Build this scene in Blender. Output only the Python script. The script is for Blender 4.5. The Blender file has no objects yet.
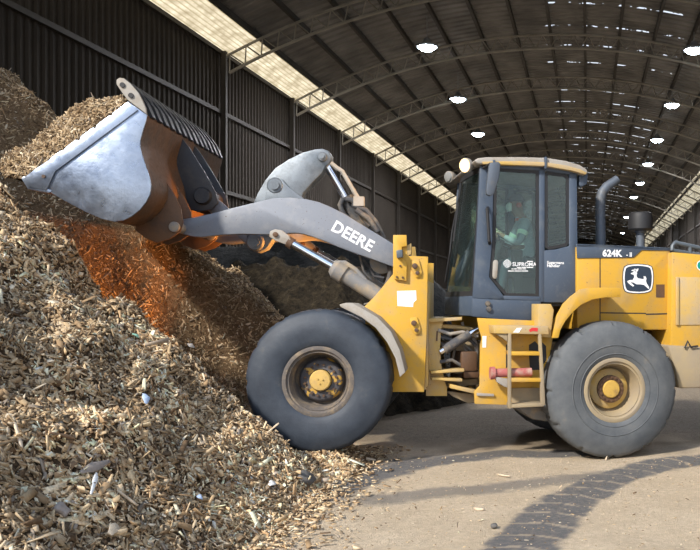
import bpy, bmesh, math, random
import numpy as np
from mathutils import Vector, Matrix, noise

random.seed(7)
RNG = np.random.default_rng(11)
SC = bpy.context.scene
COL = SC.collection
R = math.radians

# ------------------------------------------------------------------ camera
FPX, CX, CY, CAMH = 850.0, 540.0, 300.0, 1.755
cam = bpy.data.cameras.new('camera')
cam.sensor_width = 36.0
cam.lens = FPX / 700.0 * 36.0
cam.shift_x = -(CX - 350.0) / 700.0
cam.shift_y = (CY - 275.0) / 700.0
cam.clip_end = 600.0
camo = bpy.data.objects.new('camera', cam)
camo.location = (0, 0, CAMH)
camo.rotation_euler = (R(90), 0, 0)
COL.objects.link(camo)
SC.camera = camo
SC.view_settings.view_transform = 'Standard'
SC.view_settings.look = 'None'
SC.view_settings.gamma = 1.0
SC.view_settings.exposure = 0.0
SC.view_settings.use_curve_mapping = False


class Fr:
    """A local frame: x to the right along the machine, y away from the viewer's side, z up."""
    def __init__(self, ox, oy, yaw):
        self.O = Vector((ox, oy, 0.0))
        self.u = Vector((math.cos(yaw), math.sin(yaw), 0.0))
        self.v = Vector((-math.sin(yaw), math.cos(yaw), 0.0))

    def w(self, p):
        return self.O + self.u * p[0] + self.v * p[1] + Vector((0, 0, p[2]))

    def px(self, a, b, c=0.0):
        d = Vector(((a - CX) / FPX, 1.0, (CY - b) / FPX))
        t = (c + self.v.dot(self.O)) / self.v.dot(d)
        P = d * t
        return (self.u.dot(P - self.O), CAMH + t * d.z)

    def P(self, c, pts):
        return [self.px(a, b, c) for a, b in pts]

    def at(self, a, b, c):
        x, z = self.px(a, b, c)
        return Vector((x, c, z))


WORLD = Fr(0, 0, 0)
HALL = Fr(0, 0, -R(3.2))
RF = Fr(0.491, 10.636, R(15))
FF = Fr(-2.411, 10.095, R(5))


def ground(px, py, z=0.0):
    Y = FPX * (CAMH - z) / (py - CY)
    return Vector(((px - CX) / FPX * Y, Y, z))


# ------------------------------------------------------------------ materials
class NT:
    def __init__(self, name):
        self.m = bpy.data.materials.new(name)
        self.m.use_nodes = True
        self.t = self.m.node_tree
        self.t.nodes.clear()
        self.out = self.n('ShaderNodeOutputMaterial')

    def n(self, typ, **kw):
        nd = self.t.nodes.new(typ)
        for k, v in kw.items():
            setattr(nd, k, v)
        return nd

    def l(self, a, b):
        self.t.links.new(a, b)

    def setv(self, sock, v):
        if hasattr(v, 'is_output'):
            self.l(v, sock)
        elif isinstance(v, (tuple, list)):
            sock.default_value = (*v, 1.0) if len(v) == 3 and len(sock.default_value) == 4 else v
        else:
            sock.default_value = v

    def noise(self, scale, detail=4, rough=0.6, vec=None):
        nd = self.n('ShaderNodeTexNoise')
        nd.inputs['Scale'].default_value = scale
        nd.inputs['Detail'].default_value = detail
        nd.inputs['Roughness'].default_value = rough
        if vec is not None:
            self.l(vec, nd.inputs['Vector'])
        return nd.outputs['Fac']

    def ramp(self, fac, stops):
        nd = self.n('ShaderNodeValToRGB')
        e = nd.color_ramp.elements
        while len(e) < len(stops):
            e.new(0.5)
        for el, (p, c) in zip(e, stops):
            el.position = p
            el.color = (*c, 1.0) if len(c) == 3 else c
        self.l(fac, nd.inputs['Fac'])
        return nd.outputs['Color']

    def mix(self, fac, a, b, mode='MIX'):
        nd = self.n('ShaderNodeMix', data_type='RGBA', blend_type=mode)
        self.setv(nd.inputs[0], fac)
        self.setv(nd.inputs[6], a)
        self.setv(nd.inputs[7], b)
        return nd.outputs[2]

    def math(self, op, a, b=0.0, clamp=False):
        nd = self.n('ShaderNodeMath', operation=op, use_clamp=clamp)
        self.setv(nd.inputs[0], a)
        self.setv(nd.inputs[1], b)
        return nd.outputs[0]

    def obj(self):
        return self.n('ShaderNodeTexCoord').outputs['Object']

    def attr(self, name):
        return self.n('ShaderNodeAttribute', attribute_name=name)

    def bsdf(self, color, rough=0.5, metal=0.0, bump=None, bstr=0.3, bdist=0.02, spec=0.5):
        b = self.n('ShaderNodeBsdfPrincipled')
        self.setv(b.inputs['Base Color'], color)
        self.setv(b.inputs['Roughness'], rough)
        self.setv(b.inputs['Metallic'], metal)
        b.inputs['Specular IOR Level'].default_value = spec
        if bump is not None:
            bp = self.n('ShaderNodeBump')
            bp.inputs['Strength'].default_value = bstr
            bp.inputs['Distance'].default_value = bdist
            self.l(bump, bp.inputs['Height'])
            self.l(bp.outputs['Normal'], b.inputs['Normal'])
        self.l(b.outputs[0], self.out.inputs[0])
        return b


def paint(name, base, dirt, amount=0.5, rough=0.45, metal=0.0, scale=3.0, streak=True, chips=None, spec=0.5):
    """Worn paint: patches of dust, fine grime and a few chips."""
    k = NT(name)
    o = k.obj()
    f1 = k.noise(scale, 6, 0.65, o)
    m1 = k.ramp(f1, [(0.62 - 0.28 * amount, (0, 0, 0)), (0.85 - 0.2 * amount, (1, 1, 1))])
    c = k.mix(m1, base, dirt)
    f2 = k.noise(scale * 9, 5, 0.7, o)
    m2 = k.ramp(f2, [(0.55, (0, 0, 0)), (0.75, (0.55, 0.55, 0.55))])
    c = k.mix(m2, c, dirt)
    if chips:
        f3 = k.noise(scale * 14, 3, 0.6, o)
        m3 = k.ramp(f3, [(0.68, (0, 0, 0)), (0.71, (1, 1, 1))])
        c = k.mix(m3, c, chips)
    r = k.ramp(f2, [(0.3, (rough,) * 3), (0.8, (min(1, rough + 0.3),) * 3)])
    k.bsdf(c, r, metal, bump=f2, bstr=0.12, bdist=0.01, spec=spec)
    return k.m


def plain(name, col, rough=0.5, metal=0.0, spec=0.5):
    k = NT(name)
    f = k.noise(25, 4, 0.6, k.obj())
    c = k.mix(k.ramp(f, [(0.35, (0, 0, 0)), (0.75, (0.35, 0.35, 0.35))]), col, tuple(x * 0.6 for x in col))
    k.bsdf(c, rough, metal, spec=spec)
    return k.m


def emit(name, col, s):
    k = NT(name)
    e = k.n('ShaderNodeEmission')
    e.inputs[0].default_value = (*col, 1)
    e.inputs[1].default_value = s
    k.l(e.outputs[0], k.out.inputs[0])
    return k.m


def glass(name, tint, refl=0.5):
    k = NT(name)
    t = k.n('ShaderNodeBsdfTransparent')
    t.inputs[0].default_value = (*tint, 1)
    g = k.n('ShaderNodeBsdfGlossy')
    g.inputs['Roughness'].default_value = 0.06
    g.inputs[0].default_value = (0.9, 0.95, 1, 1)
    fr = k.n('ShaderNodeFresnel')
    fr.inputs[0].default_value = 1.5
    fac = k.math('MULTIPLY', fr.outputs[0], refl, True)
    dust = k.n('ShaderNodeBsdfDiffuse')
    dust.inputs[0].default_value = (0.24, 0.28, 0.26, 1)
    f = k.noise(9, 6, 0.7, k.obj())
    df = k.ramp(f, [(0.35, (0.02,) * 3), (0.8, (0.09,) * 3)])
    m0 = k.n('ShaderNodeMixShader')
    k.l(df, m0.inputs[0]); k.l(t.outputs[0], m0.inputs[1]); k.l(dust.outputs[0], m0.inputs[2])
    m = k.n('ShaderNodeMixShader')
    k.l(fac, m.inputs[0]); k.l(m0.outputs[0], m.inputs[1]); k.l(g.outputs[0], m.inputs[2])
    k.l(m.outputs[0], k.out.inputs[0])
    return k.m


DUST = (0.36, 0.27, 0.16)
M = {}
M['yellow'] = paint('loader_yellow', (0.56, 0.315, 0.03), (0.40, 0.27, 0.11), 0.55, 0.45, chips=(0.22, 0.13, 0.06))
M['yellow_dusty'] = paint('loader_yellow_dusty', (0.52, 0.34, 0.09), (0.40, 0.31, 0.20), 0.9, 0.6, chips=(0.2, 0.12, 0.06))
M['dusty'] = paint('dust_caked_yellow', (0.33, 0.255, 0.145), (0.27, 0.22, 0.16), 0.9, 0.8)
M['blue'] = paint('cab_blue_grey', (0.052, 0.073, 0.108), (0.12, 0.135, 0.15), 0.3, 0.38)
M['boom'] = paint('boom_grey', (0.18, 0.195, 0.225), (0.27, 0.27, 0.275), 0.4, 0.42, scale=3.2, chips=(0.10, 0.09, 0.085), metal=0.25)
M['steel'] = paint('bell_steel', (0.17, 0.195, 0.22), (0.10, 0.112, 0.125), 0.55, 0.36, metal=0.5, scale=5, chips=(0.22, 0.18, 0.15))
M['chrome'] = plain('cylinder_chrome', (0.75, 0.76, 0.80), 0.12, 1.0)
M['cyl'] = paint('cylinder_barrel', (0.185, 0.18, 0.175), DUST, 0.5, 0.5, scale=6)
M['black'] = plain('black_rubber', (0.018, 0.018, 0.02), 0.6)
M['hose'] = paint('hose_grey', (0.06, 0.06, 0.065), (0.22, 0.18, 0.13), 0.5, 0.7, scale=8)
M['rust'] = paint('rusty_steel', (0.115, 0.060, 0.030), (0.055, 0.042, 0.036), 0.6, 0.5, metal=0.2, scale=3)
M['grate'] = plain('spill_guard_black', (0.010, 0.010, 0.012), 0.55)
M['lens'] = plain('clear_lens', (0.25, 0.25, 0.24), 0.15)
M['white'] = plain('white_decal', (0.86, 0.87, 0.88), 0.5)
M['seat'] = plain('seat_black', (0.03, 0.035, 0.04), 0.8)
M['exhaust'] = paint('exhaust_steel', (0.10, 0.12, 0.15), (0.16, 0.15, 0.14), 0.4, 0.5, metal=0.4, scale=6)
M['red'] = plain('red_decal', (0.6, 0.03, 0.03), 0.5)
M['pinkred'] = paint('faded_red', (0.36, 0.10, 0.09), (0.42, 0.32, 0.25), 0.5, 0.7, scale=9)
M['pale_steel'] = paint('dusty_pale_steel', (0.33, 0.305, 0.27), (0.27, 0.225, 0.17), 0.6, 0.65, scale=8)
M['glass'] = glass('cab_glass', (0.82, 0.93, 0.88), 0.8)
M['navy'] = plain('badge_navy', (0.02, 0.035, 0.06), 0.4)
M['teal'] = plain('teal_sticker', (0.0, 0.25, 0.2), 0.5)
M['trim_grey'] = plain('rail_grey', (0.09, 0.11, 0.13), 0.45, 0.1)

# tyre: dark rubber with pale dust
k = NT('tyre_rubber')
o = k.obj()
f = k.noise(5, 6, 0.65, o)
f2 = k.noise(40, 4, 0.7, o)
c = k.ramp(f, [(0.3, (0.020, 0.027, 0.040)), (0.6, (0.036, 0.046, 0.062)), (0.85, (0.085, 0.085, 0.08))])
k.bsdf(c, 0.62, 0, bump=f2, bstr=0.25, bdist=0.01)
M['tyre'] = k.m
k = NT('tyre_rubber_dusty')
o = k.obj()
f = k.noise(4, 6, 0.65, o)
f2 = k.noise(40, 4, 0.7, o)
c = k.ramp(f, [(0.3, (0.065, 0.073, 0.082)), (0.6, (0.105, 0.112, 0.118)), (0.85, (0.19, 0.17, 0.14))])
k.bsdf(c, 0.75, 0, bump=f2, bstr=0.25, bdist=0.01)
M['tyre_dusty'] = k.m
# polished bucket steel with scratches
k = NT('bucket_polished_steel')
o = k.obj()
f = k.noise(9, 6, 0.62, o)
f2 = k.noise(2.2, 5, 0.65, o)
f3 = k.noise(30, 4, 0.7, o)
c = k.ramp(f2, [(0.3, (0.19, 0.23, 0.31)), (0.72, (0.40, 0.46, 0.56))])
c = k.mix(k.ramp(f3, [(0.58, (0, 0, 0)), (0.72, (0.6,) * 3)]), c, (0.20, 0.225, 0.27))
k.bsdf(c, k.ramp(f, [(0.35, (0.27,) * 3), (0.7, (0.45,) * 3)]), 0.88, bump=f, bstr=0.22, bdist=0.02)
M['bucket_steel'] = k.m
# hub with peeling yellow paint
k = NT('hub_peeling_paint')
o = k.obj()
f = k.noise(9, 5, 0.6, o)
c = k.ramp(f, [(0.55, (0.075, 0.07, 0.075)), (0.585, (0.52, 0.31, 0.06))])
k.bsdf(c, 0.6, 0, bump=f, bstr=0.3)
M['hub_peel'] = k.m


# ------------------------------------------------------------------ mesh builder
class MB:
    def __init__(self):
        self.v = []
        self.f = []

    def add(self, vs, fs):
        b = len(self.v)
        self.v += [tuple(p) for p in vs]
        self.f += [tuple(i + b for i in q) for q in fs]
        return self

    def box(self, x0, x1, y0, y1, z0, z1):
        vs = [(x, y, z) for x in (x0, x1) for y in (y0, y1) for z in (z0, z1)]
        return self.add(vs, [(0, 1, 3, 2), (4, 6, 7, 5), (0, 4, 5, 1), (2, 3, 7, 6), (0, 2, 6, 4), (1, 5, 7, 3)])

    def prism(self, poly, y0, y1):
        """A polygon of (x, z) given the thickness y0..y1."""
        n = len(poly)
        vs = [(x, y0, z) for x, z in poly] + [(x, y1, z) for x, z in poly]
        fs = [tuple(range(n)), tuple(range(2 * n - 1, n - 1, -1))]
        fs += [(i, i + n, (i + 1) % n + n, (i + 1) % n) for i in range(n)]
        return self.add(vs, fs)

    def plan(self, poly, z0, z1):
        """A polygon of (x, y) raised from z0 to z1."""
        n = len(poly)
        vs = [(x, y, z0) for x, y in poly] + [(x, y, z1) for x, y in poly]
        fs = [tuple(range(n)), tuple(range(2 * n - 1, n - 1, -1))]
        fs += [(i, i + n, (i + 1) % n + n, (i + 1) % n) for i in range(n)]
        return self.add(vs, fs)

    def ribbon(self, line, t, y0, y1):
        """A sheet of thickness t bent along a polyline of (x, z)."""
        off = []
        n = len(line)
        for i in range(n):
            a = Vector(line[max(i - 1, 0)]); b = Vector(line[min(i + 1, n - 1)])
            d = (b - a).normalized()
            off.append((line[i][0] - d.y * t, line[i][1] + d.x * t))
        return self.prism(list(line) + off[::-1], y0, y1) if n == 2 else self._rib(line, off, y0, y1)

    def _rib(self, a, b, y0, y1):
        n = len(a)
        vs = [(p[0], y0, p[1]) for p in a] + [(p[0], y0, p[1]) for p in b] + [(p[0], y1, p[1]) for p in a] + [(p[0], y1, p[1]) for p in b]
        fs = []
        for i in range(n - 1):
            j = i + 1
            fs += [(i, j, n + j, n + i), (2 * n + i, 3 * n + i, 3 * n + j, 2 * n + j), (i, 2 * n + i, 2 * n + j, j), (n + i, n + j, 3 * n + j, 3 * n + i)]
        fs += [(0, n, 3 * n, 2 * n), (n - 1, 3 * n - 1, 4 * n - 1, 2 * n - 1)]
        return self.add(vs, fs)

    def tube(self, pts, r, n=10, cap=True):
        pts = [Vector(p) for p in pts]
        rs = r if isinstance(r, (list, tuple)) else [r] * len(pts)
        vs, fs = [], []
        ref = None
        for i, p in enumerate(pts):
            d = (pts[min(i + 1, len(pts) - 1)] - pts[max(i - 1, 0)])
            d = d.normalized() if d.length > 1e-9 else Vector((0, 0, 1))
            if ref is None:
                ref = Vector((0, 0, 1)) if abs(d.z) < 0.9 else Vector((1, 0, 0))
            a = (ref - d * ref.dot(d)).normalized()
            ref = a
            b = d.cross(a)
            for k in range(n):
                t = 2 * math.pi * k / n
                vs.append(p + (a * math.cos(t) + b * math.sin(t)) * rs[i])
        for i in range(len(pts) - 1):
            for k in range(n):
                k2 = (k + 1) % n
                fs.append((i * n + k, i * n + k2, (i + 1) * n + k2, (i + 1) * n + k))
        if cap:
            fs.append(tuple(range(n - 1, -1, -1)))
            fs.append(tuple((len(pts) - 1) * n + k for k in range(n)))
        return self.add(vs, fs)

    def lathe(self, c, prof, n=48, mod=None):
        """prof: (radius, y) turned about the y axis through c=(x, z)."""
        vs, fs = [], []
        m = len(prof)
        for k in range(n):
            t = 2 * math.pi * k / n
            for j, (r, y) in enumerate(prof):
                if mod:
                    r, y = mod(k, j, r, y)
                vs.append((c[0] + r * math.cos(t), y, c[1] + r * math.sin(t)))
        for k in range(n):
            k2 = (k + 1) % n
            for j in range(m - 1):
                fs.append((k * m + j, k * m + j + 1, k2 * m + j + 1, k2 * m + j))
        return self.add(vs, fs)

    def lathez(self, c, prof, n=32):
        vs, fs = [], []
        m = len(prof)
        for k in range(n):
            t = 2 * math.pi * k / n
            for r, z in prof:
                vs.append((c[0] + r * math.cos(t), c[1] + r * math.sin(t), z))
        for k in range(n):
            k2 = (k + 1) % n
            for j in range(m - 1):
                fs.append((k * m + j, k2 * m + j, k2 * m + j + 1, k * m + j + 1))
        return self.add(vs, fs)

    def bolt(self, x, y0, y1, z, r=0.02, n=8):
        return self.tube([(x, y0, z), (x, y1, z)], r, n)

    def outline(self, poly, y0, y1, w):
        """A seal of width w along a closed polygon."""
        n = len(poly)
        cx = sum(p[0] for p in poly) / n; cz = sum(p[1] for p in poly) / n
        A = [Vector(p) for p in poly]
        inn = []
        for i in range(n):
            d1 = (A[i] - A[i - 1]).normalized(); d2 = (A[(i + 1) % n] - A[i]).normalized()
            n1 = Vector((-d1.y, d1.x)); n2 = Vector((-d2.y, d2.x))
            b = (n1 + n2)
            b = b / max(b.length_squared, 0.3) * 2
            inn.append(b)
        area = sum(A[i].x * A[(i + 1) % n].y - A[(i + 1) % n].x * A[i].y for i in range(n))
        s = w if area > 0 else -w
        B = [A[i] + inn[i] * s for i in range(n)]
        vs = [(p.x, y0, p.y) for p in A] + [(p.x, y0, p.y) for p in B] + [(p.x, y1, p.y) for p in A] + [(p.x, y1, p.y) for p in B]
        fs = []
        for i in range(n):
            j = (i + 1) % n
            fs += [(i, j, n + j, n + i), (2 * n + i, 3 * n + i, 3 * n + j, 2 * n + j), (i, 2 * n + i, 2 * n + j, j), (n + i, n + j, 3 * n + j, 3 * n + i)]
        return self.add(vs, fs)

    def build(self, name, mat, parent=None, fr=WORLD, bevel=0.0, smooth=35, seg=2, label=None):
        org = root_loc(parent) if parent is not None else Vector((0, 0, 0))
        bm = bmesh.new()
        vv = [bm.verts.new(fr.w(p) - org) for p in self.v]
        for q in self.f:
            try:
                bm.faces.new([vv[i] for i in q])
            except ValueError:
                pass
        bmesh.ops.recalc_face_normals(bm, faces=bm.faces)
        if bevel > 0:
            es = [e for e in bm.edges if len(e.link_faces) == 2 and e.calc_face_angle(0) > R(40)]
            bmesh.ops.bevel(bm, geom=es, offset=bevel, segments=seg, affect='EDGES', clamp_overlap=True, profile=0.5)
        me = bpy.data.meshes.new(name)
        bm.to_mesh(me)
        bm.free()
        if smooth:
            me.shade_smooth()
            me.set_sharp_from_angle(angle=R(smooth))
        ob = bpy.data.objects.new(name, me)
        me.materials.append(M[mat] if isinstance(mat, str) else mat)
        COL.objects.link(ob)
        if parent is not None:
            ob.parent = parent
        if label:
            ob['label'] = label
        return ob


def root_loc(o):
    p = Vector((0, 0, 0))
    while o is not None:
        p = p + o.location
        o = o.parent
    return p


def tag(o, label=None, cat=None, group=None, kind=None):
    if label: o['label'] = label
    if cat: o['category'] = cat
    if group: o['group'] = group
    if kind: o['kind'] = kind
    return o


def thing(name, loc, label, cat, group=None):
    o = bpy.data.objects.new(name, None)
    o.empty_display_size = 0.2
    o.location = loc
    COL.objects.link(o)
    return tag(o, label, cat, group)


def text_mb(s, size, fr, plane, origin, ang=0.0, depth=0.004, bold=0.0, sx=1.0, shear=0.0, align='LEFT'):
    """Lettering standing on the plane y=plane of a frame, starting at origin (x, z)."""
    cu = bpy.data.curves.new('lettering', 'FONT')
    cu.body = s
    cu.size = size
    cu.offset = bold
    cu.shear = shear
    cu.align_x = align
    cu.space_character = 1.0 + bold * 4
    cu.resolution_u = 3
    ob = bpy.data.objects.new('lettering', cu)
    COL.objects.link(ob)
    dg = bpy.context.evaluated_depsgraph_get()
    me = bpy.data.meshes.new_from_object(ob.evaluated_get(dg))
    bpy.data.objects.remove(ob)
    mb = MB()
    ca, sa = math.cos(ang), math.sin(ang)
    vs = []
    for p in me.vertices:
        x, z = p.co.x * sx, p.co.y
        vs.append((origin[0] + x * ca - z * sa, origin[1] + x * sa + z * ca))
    for pl in me.polygons:
        q = [vs[i] for i in pl.vertices]
        mb.add([(a, plane, b) for a, b in q], [tuple(range(len(q)))])
    # side walls are hair-thin paint: one flat layer of letters is right for a decal
    bpy.data.meshes.remove(me)
    return mb
# ------------------------------------------------------------------ the hall
HL, HR, EAVE, A0, A1 = -11.3, 8.55, 9.4, 0.5, 140.0
HC, ARC_R = (HL + HR) / 2, 21.2
ARC_Z = EAVE - math.sqrt(ARC_R ** 2 - (HR - HC) ** 2)


def arch(s, r=ARC_R):
    """s from 0 (left eave) to 1 (right eave): (lateral, height) on the roof arc."""
    t0 = math.asin((EAVE - ARC_Z) / ARC_R)
    t = math.pi - t0 - s * (math.pi - 2 * t0)
    return (HC + r * math.cos(t), ARC_Z + r * math.sin(t))


# corrugated dark wall cladding
k = NT('wall_cladding')
o = k.obj()
f = k.noise(0.6, 5, 0.6, o)
f2 = k.noise(6, 4, 0.6, o)
c = k.ramp(f, [(0.3, (0.026, 0.021, 0.016)), (0.7, (0.042, 0.034, 0.026))])
c = k.mix(k.ramp(f2, [(0.5, (0, 0, 0)), (0.8, (0.4, 0.4, 0.4))]), c, (0.055, 0.045, 0.034))
k.bsdf(c, 0.75, spec=0.25)
M['clad'] = k.m
k = NT('steel_brown')
f = k.noise(2, 4, 0.6, k.obj())
k.bsdf(k.ramp(f, [(0.3, (0.026, 0.021, 0.016)), (0.7, (0.042, 0.035, 0.027))]), 0.6)
M['steel_brown'] = k.m
k = NT('truss_steel')
f = k.noise(2, 4, 0.6, k.obj())
k.bsdf(k.ramp(f, [(0.3, (0.27, 0.25, 0.20)), (0.7, (0.36, 0.33, 0.28))]), 0.6)
M['truss'] = k.m


def corrugated(name, lat, a0, a1, z0, z1, depth=0.05, pitch=0.26, label=None):
    """A wall of trapezoid-ribbed sheets."""
    mb = MB()
    n = int((a1 - a0) / pitch)
    line = []
    for i in range(n):
        a = a0 + i * pitch
        line += [(lat, a), (lat, a + pitch * 0.55), (lat + depth, a + pitch * 0.68), (lat + depth, a + pitch * 0.87)]
    line.append((lat, a0 + n * pitch))
    m = len(line)
    back = lat - 0.12 if lat < 0 else lat + 0.12 + depth
    vs = [(x, a, z0) for x, a in line] + [(x, a, z1) for x, a in line] + [(back, a0, z0), (back, a1, z0), (back, a0, z1), (back, a1, z1)]
    fs = [(i, i + 1, m + i + 1, m + i) for i in range(m - 1)] + [(2 * m, 2 * m + 1, 2 * m + 3, 2 * m + 2)]
    mb.add(vs, fs)
    ob = mb.build(name, 'clad', None, HALL, smooth=0)
    return tag(ob, kind='structure')


corrugated('wall_left', HL, A0, A1, 0, EAVE)
corrugated('wall_right', HR, A0, A1, 0, EAVE)
mb = MB()
pts = [(HL, 0)] + [arch(i / 40) for i in range(41)] + [(HR, 0)]
mb.prism(pts, A1, A1 + 0.3)
tag(mb.build('wall_back', 'steel_brown', None, HALL, smooth=0), kind='structure')

# the roof: ribbed sheets with a translucent strip above each eave and leaks near the crown
k = NT('roof_sheets')
s_ = k.attr('roof_s').outputs['Fac']
a_ = k.attr('roof_a').outputs['Fac']
o = k.obj()
cmb = k.n('ShaderNodeCombineXYZ')
k.l(k.math('MULTIPLY', s_, 18.0), cmb.inputs[0]); k.l(k.math('MULTIPLY', a_, 0.55), cmb.inputs[1])
pn = k.noise(1.0, 2, 0.5, cmb.outputs[0])
base = k.ramp(pn, [(0.35, (0.11, 0.105, 0.10)), (0.7, (0.24, 0.23, 0.215))])
wv = k.math('SINE', k.math('MULTIPLY', a_, 2 * math.pi / 0.45))
base = k.mix(k.ramp(k.math('MULTIPLY_ADD', wv, 0.5), [(0, (0.75,) * 3), (1, (1,) * 3)]), base, base)
b1 = k.n('ShaderNodeBsdfPrincipled')
k.l(base, b1.inputs['Base Color']); b1.inputs['Roughness'].default_value = 0.55
bp = k.n('ShaderNodeBump'); bp.inputs['Strength'].default_value = 0.9; bp.inputs['Distance'].default_value = 0.06
k.l(wv, bp.inputs['Height']); k.l(bp.outputs[0], b1.inputs['Normal'])
# translucent sheets
tr = k.n('ShaderNodeBsdfTranslucent')
ribs = k.ramp(k.math('FRACT', k.math('MULTIPLY', s_, 150.0)), [(0.0, (0.32, 0.25, 0.12)), (0.25, (0.74, 0.62, 0.42)), (0.8, (0.79, 0.66, 0.45)), (1.0, (0.32, 0.25, 0.12))])
pn2 = k.noise(3.0, 3, 0.6, cmb.outputs[0])
k.l(k.mix(k.ramp(pn2, [(0.3, (0, 0, 0)), (0.7, (0.95,) * 3)]), ribs, (0.27, 0.205, 0.11)), tr.inputs[0])
df = k.n('ShaderNodeBsdfDiffuse'); df.inputs[0].default_value = (0.5, 0.45, 0.33, 1)
tm = k.n('ShaderNodeMixShader'); tm.inputs[0].default_value = 0.25
k.l(tr.outputs[0], tm.inputs[1]); k.l(df.outputs[0], tm.inputs[2])
edge = k.math('MAXIMUM', k.math('LESS_THAN', s_, 0.057), k.math('GREATER_THAN', s_, 0.928))
mx = k.n('ShaderNodeMixShader')
k.l(edge, mx.inputs[0]); k.l(b1.outputs[0], mx.inputs[1]); k.l(tm.outputs[0], mx.inputs[2])
# leaks: narrow gaps at the sheet laps, patchy
lap = k.math('LESS_THAN', k.math('FRACT', k.math('MULTIPLY', a_, 1 / 2.4)), 0.06)
rng1 = k.math('MULTIPLY', k.math('GREATER_THAN', s_, 0.485), k.math('LESS_THAN', s_, 0.74))
cm2 = k.n('ShaderNodeCombineXYZ')
k.l(k.math('MULTIPLY', s_, 34.0), cm2.inputs[0]); k.l(k.math('MULTIPLY', a_, 0.8), cm2.inputs[1])
pat = k.math('GREATER_THAN', k.noise(1.0, 3, 0.7, cm2.outputs[0]), 0.53)
leak = k.math('MULTIPLY', k.math('MULTIPLY', lap, rng1), pat)
hole = k.n('ShaderNodeBsdfTransparent'); hole.inputs[0].default_value = (0.75, 0.75, 0.72, 1)
mx2 = k.n('ShaderNodeMixShader')
k.l(leak, mx2.inputs[0]); k.l(mx.outputs[0], mx2.inputs[1]); k.l(hole.outputs[0], mx2.inputs[2])
k.l(mx2.outputs[0], k.out.inputs[0])
M['roof'] = k.m

NS, NA = 96, 70
vs, sa_ = [], []
for j in range(NA + 1):
    a = 7.0 + (A1 - 7.0) * j / NA
    for i in range(NS + 1):
        x, z = arch(i / NS)
        vs.append(HALL.w((x, a, z))); sa_.append((i / NS, a))
fs = [(j * (NS + 1) + i, j * (NS + 1) + i + 1, (j + 1) * (NS + 1) + i + 1, (j + 1) * (NS + 1) + i) for j in range(NA) for i in range(NS)]
me = bpy.data.meshes.new('ceiling')
me.from_pydata(vs, [], fs)
for nm, idx in (('roof_s', 0), ('roof_a', 1)):
    at = me.attributes.new(nm, 'FLOAT', 'POINT')
    at.data.foreach_set('value', [p[idx] for p in sa_])
me.shade_smooth()
ob = bpy.data.objects.new('ceiling', me)
me.materials.append(M['roof'])
COL.objects.link(ob)
tag(ob, kind='structure')

# girts along the walls and purlins under the roof
tn = 1
for lat, sgn in ((HL, 1), (HR, -1)):
    for z in (2.6, 5.1, 7.5, EAVE - 0.06):
        mb = MB()
        x0 = lat + sgn * 0.05 + (0 if sgn > 0 else 0.05)
        mb.box(min(x0, x0 + sgn * 0.09), max(x0, x0 + sgn * 0.09), A0, A1 - 0.05, z - 0.06, z + 0.06)
        tag(mb.build('trim_%d' % tn, 'steel_brown', None, HALL, smooth=0), kind='structure')
        tn += 1
for i in range(1, 16):
    s = i / 16
    x, z = arch(s, ARC_R - 0.14)
    mb = MB()
    mb.box(x - 0.05, x + 0.05, 7.2, A1 - 0.05, z - 0.08, z + 0.08)
    tag(mb.build('trim_%d' % tn, 'steel_brown', None, HALL, smooth=0), kind='structure')
    tn += 1

# lattice roof trusses, one every bay, each standing on its two wall posts
GROUP_T = 'lattice roof trusses'
truss0 = None


def make_truss():
    t = thing('roof_truss', HALL.w((HC, 25.4, 0)), 'curved steel lattice truss arching under the dark roof sheets', 'roof truss', GROUP_T)
    A = 25.4
    for nm, rr, wdt in (('top_chord', ARC_R - 0.30, 0.045), ('bottom_chord', ARC_R - 0.80, 0.05)):
        mb = MB()
        mb.tube([(arch(i / 48, rr)[0], A, arch(i / 48, rr)[1]) for i in range(49)], wdt, 6)
        mb.build(nm, 'truss', t, HALL)
    mb = MB()
    n = 72
    for i in range(n):
        r0, r1 = (ARC_R - 0.30, ARC_R - 0.80) if i % 2 else (ARC_R - 0.80, ARC_R - 0.30)
        p = arch(i / n, r0); q = arch((i + 1) / n, r1)
        mb.tube([(p[0], A, p[1]), (q[0], A, q[1])], 0.022, 4, cap=False)
    mb.build('web_lattice', 'truss', t, HALL)
    for lat in (HL + 0.22, HR - 0.12):
        mb = MB()
        mb.box(lat - 0.07, lat + 0.07, A - 0.07, A + 0.07, 0, EAVE - 0.05)
        mb.build('post', 'steel_brown', t, HALL, smooth=0)
    return t


def copy_tree(o, parent=None, dloc=None):
    c = o.copy()
    COL.objects.link(c)
    if parent is not None:
        c.parent = parent
    elif dloc is not None:
        c.location = o.location + dloc
    for ch in list(o.children):
        copy_tree(ch, c)
    return c


truss0 = make_truss()
for kx in range(1, 19):
    copy_tree(truss0, None, HALL.v * (6.0 * kx))

# high-bay lamps in two rows
M['lamp_lens'] = emit('lamp_lens', (0.80, 0.92, 1.0), 32.0)
M['lamp_body'] = plain('lamp_body', (0.30, 0.32, 0.34), 0.5, 0.3)


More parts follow.
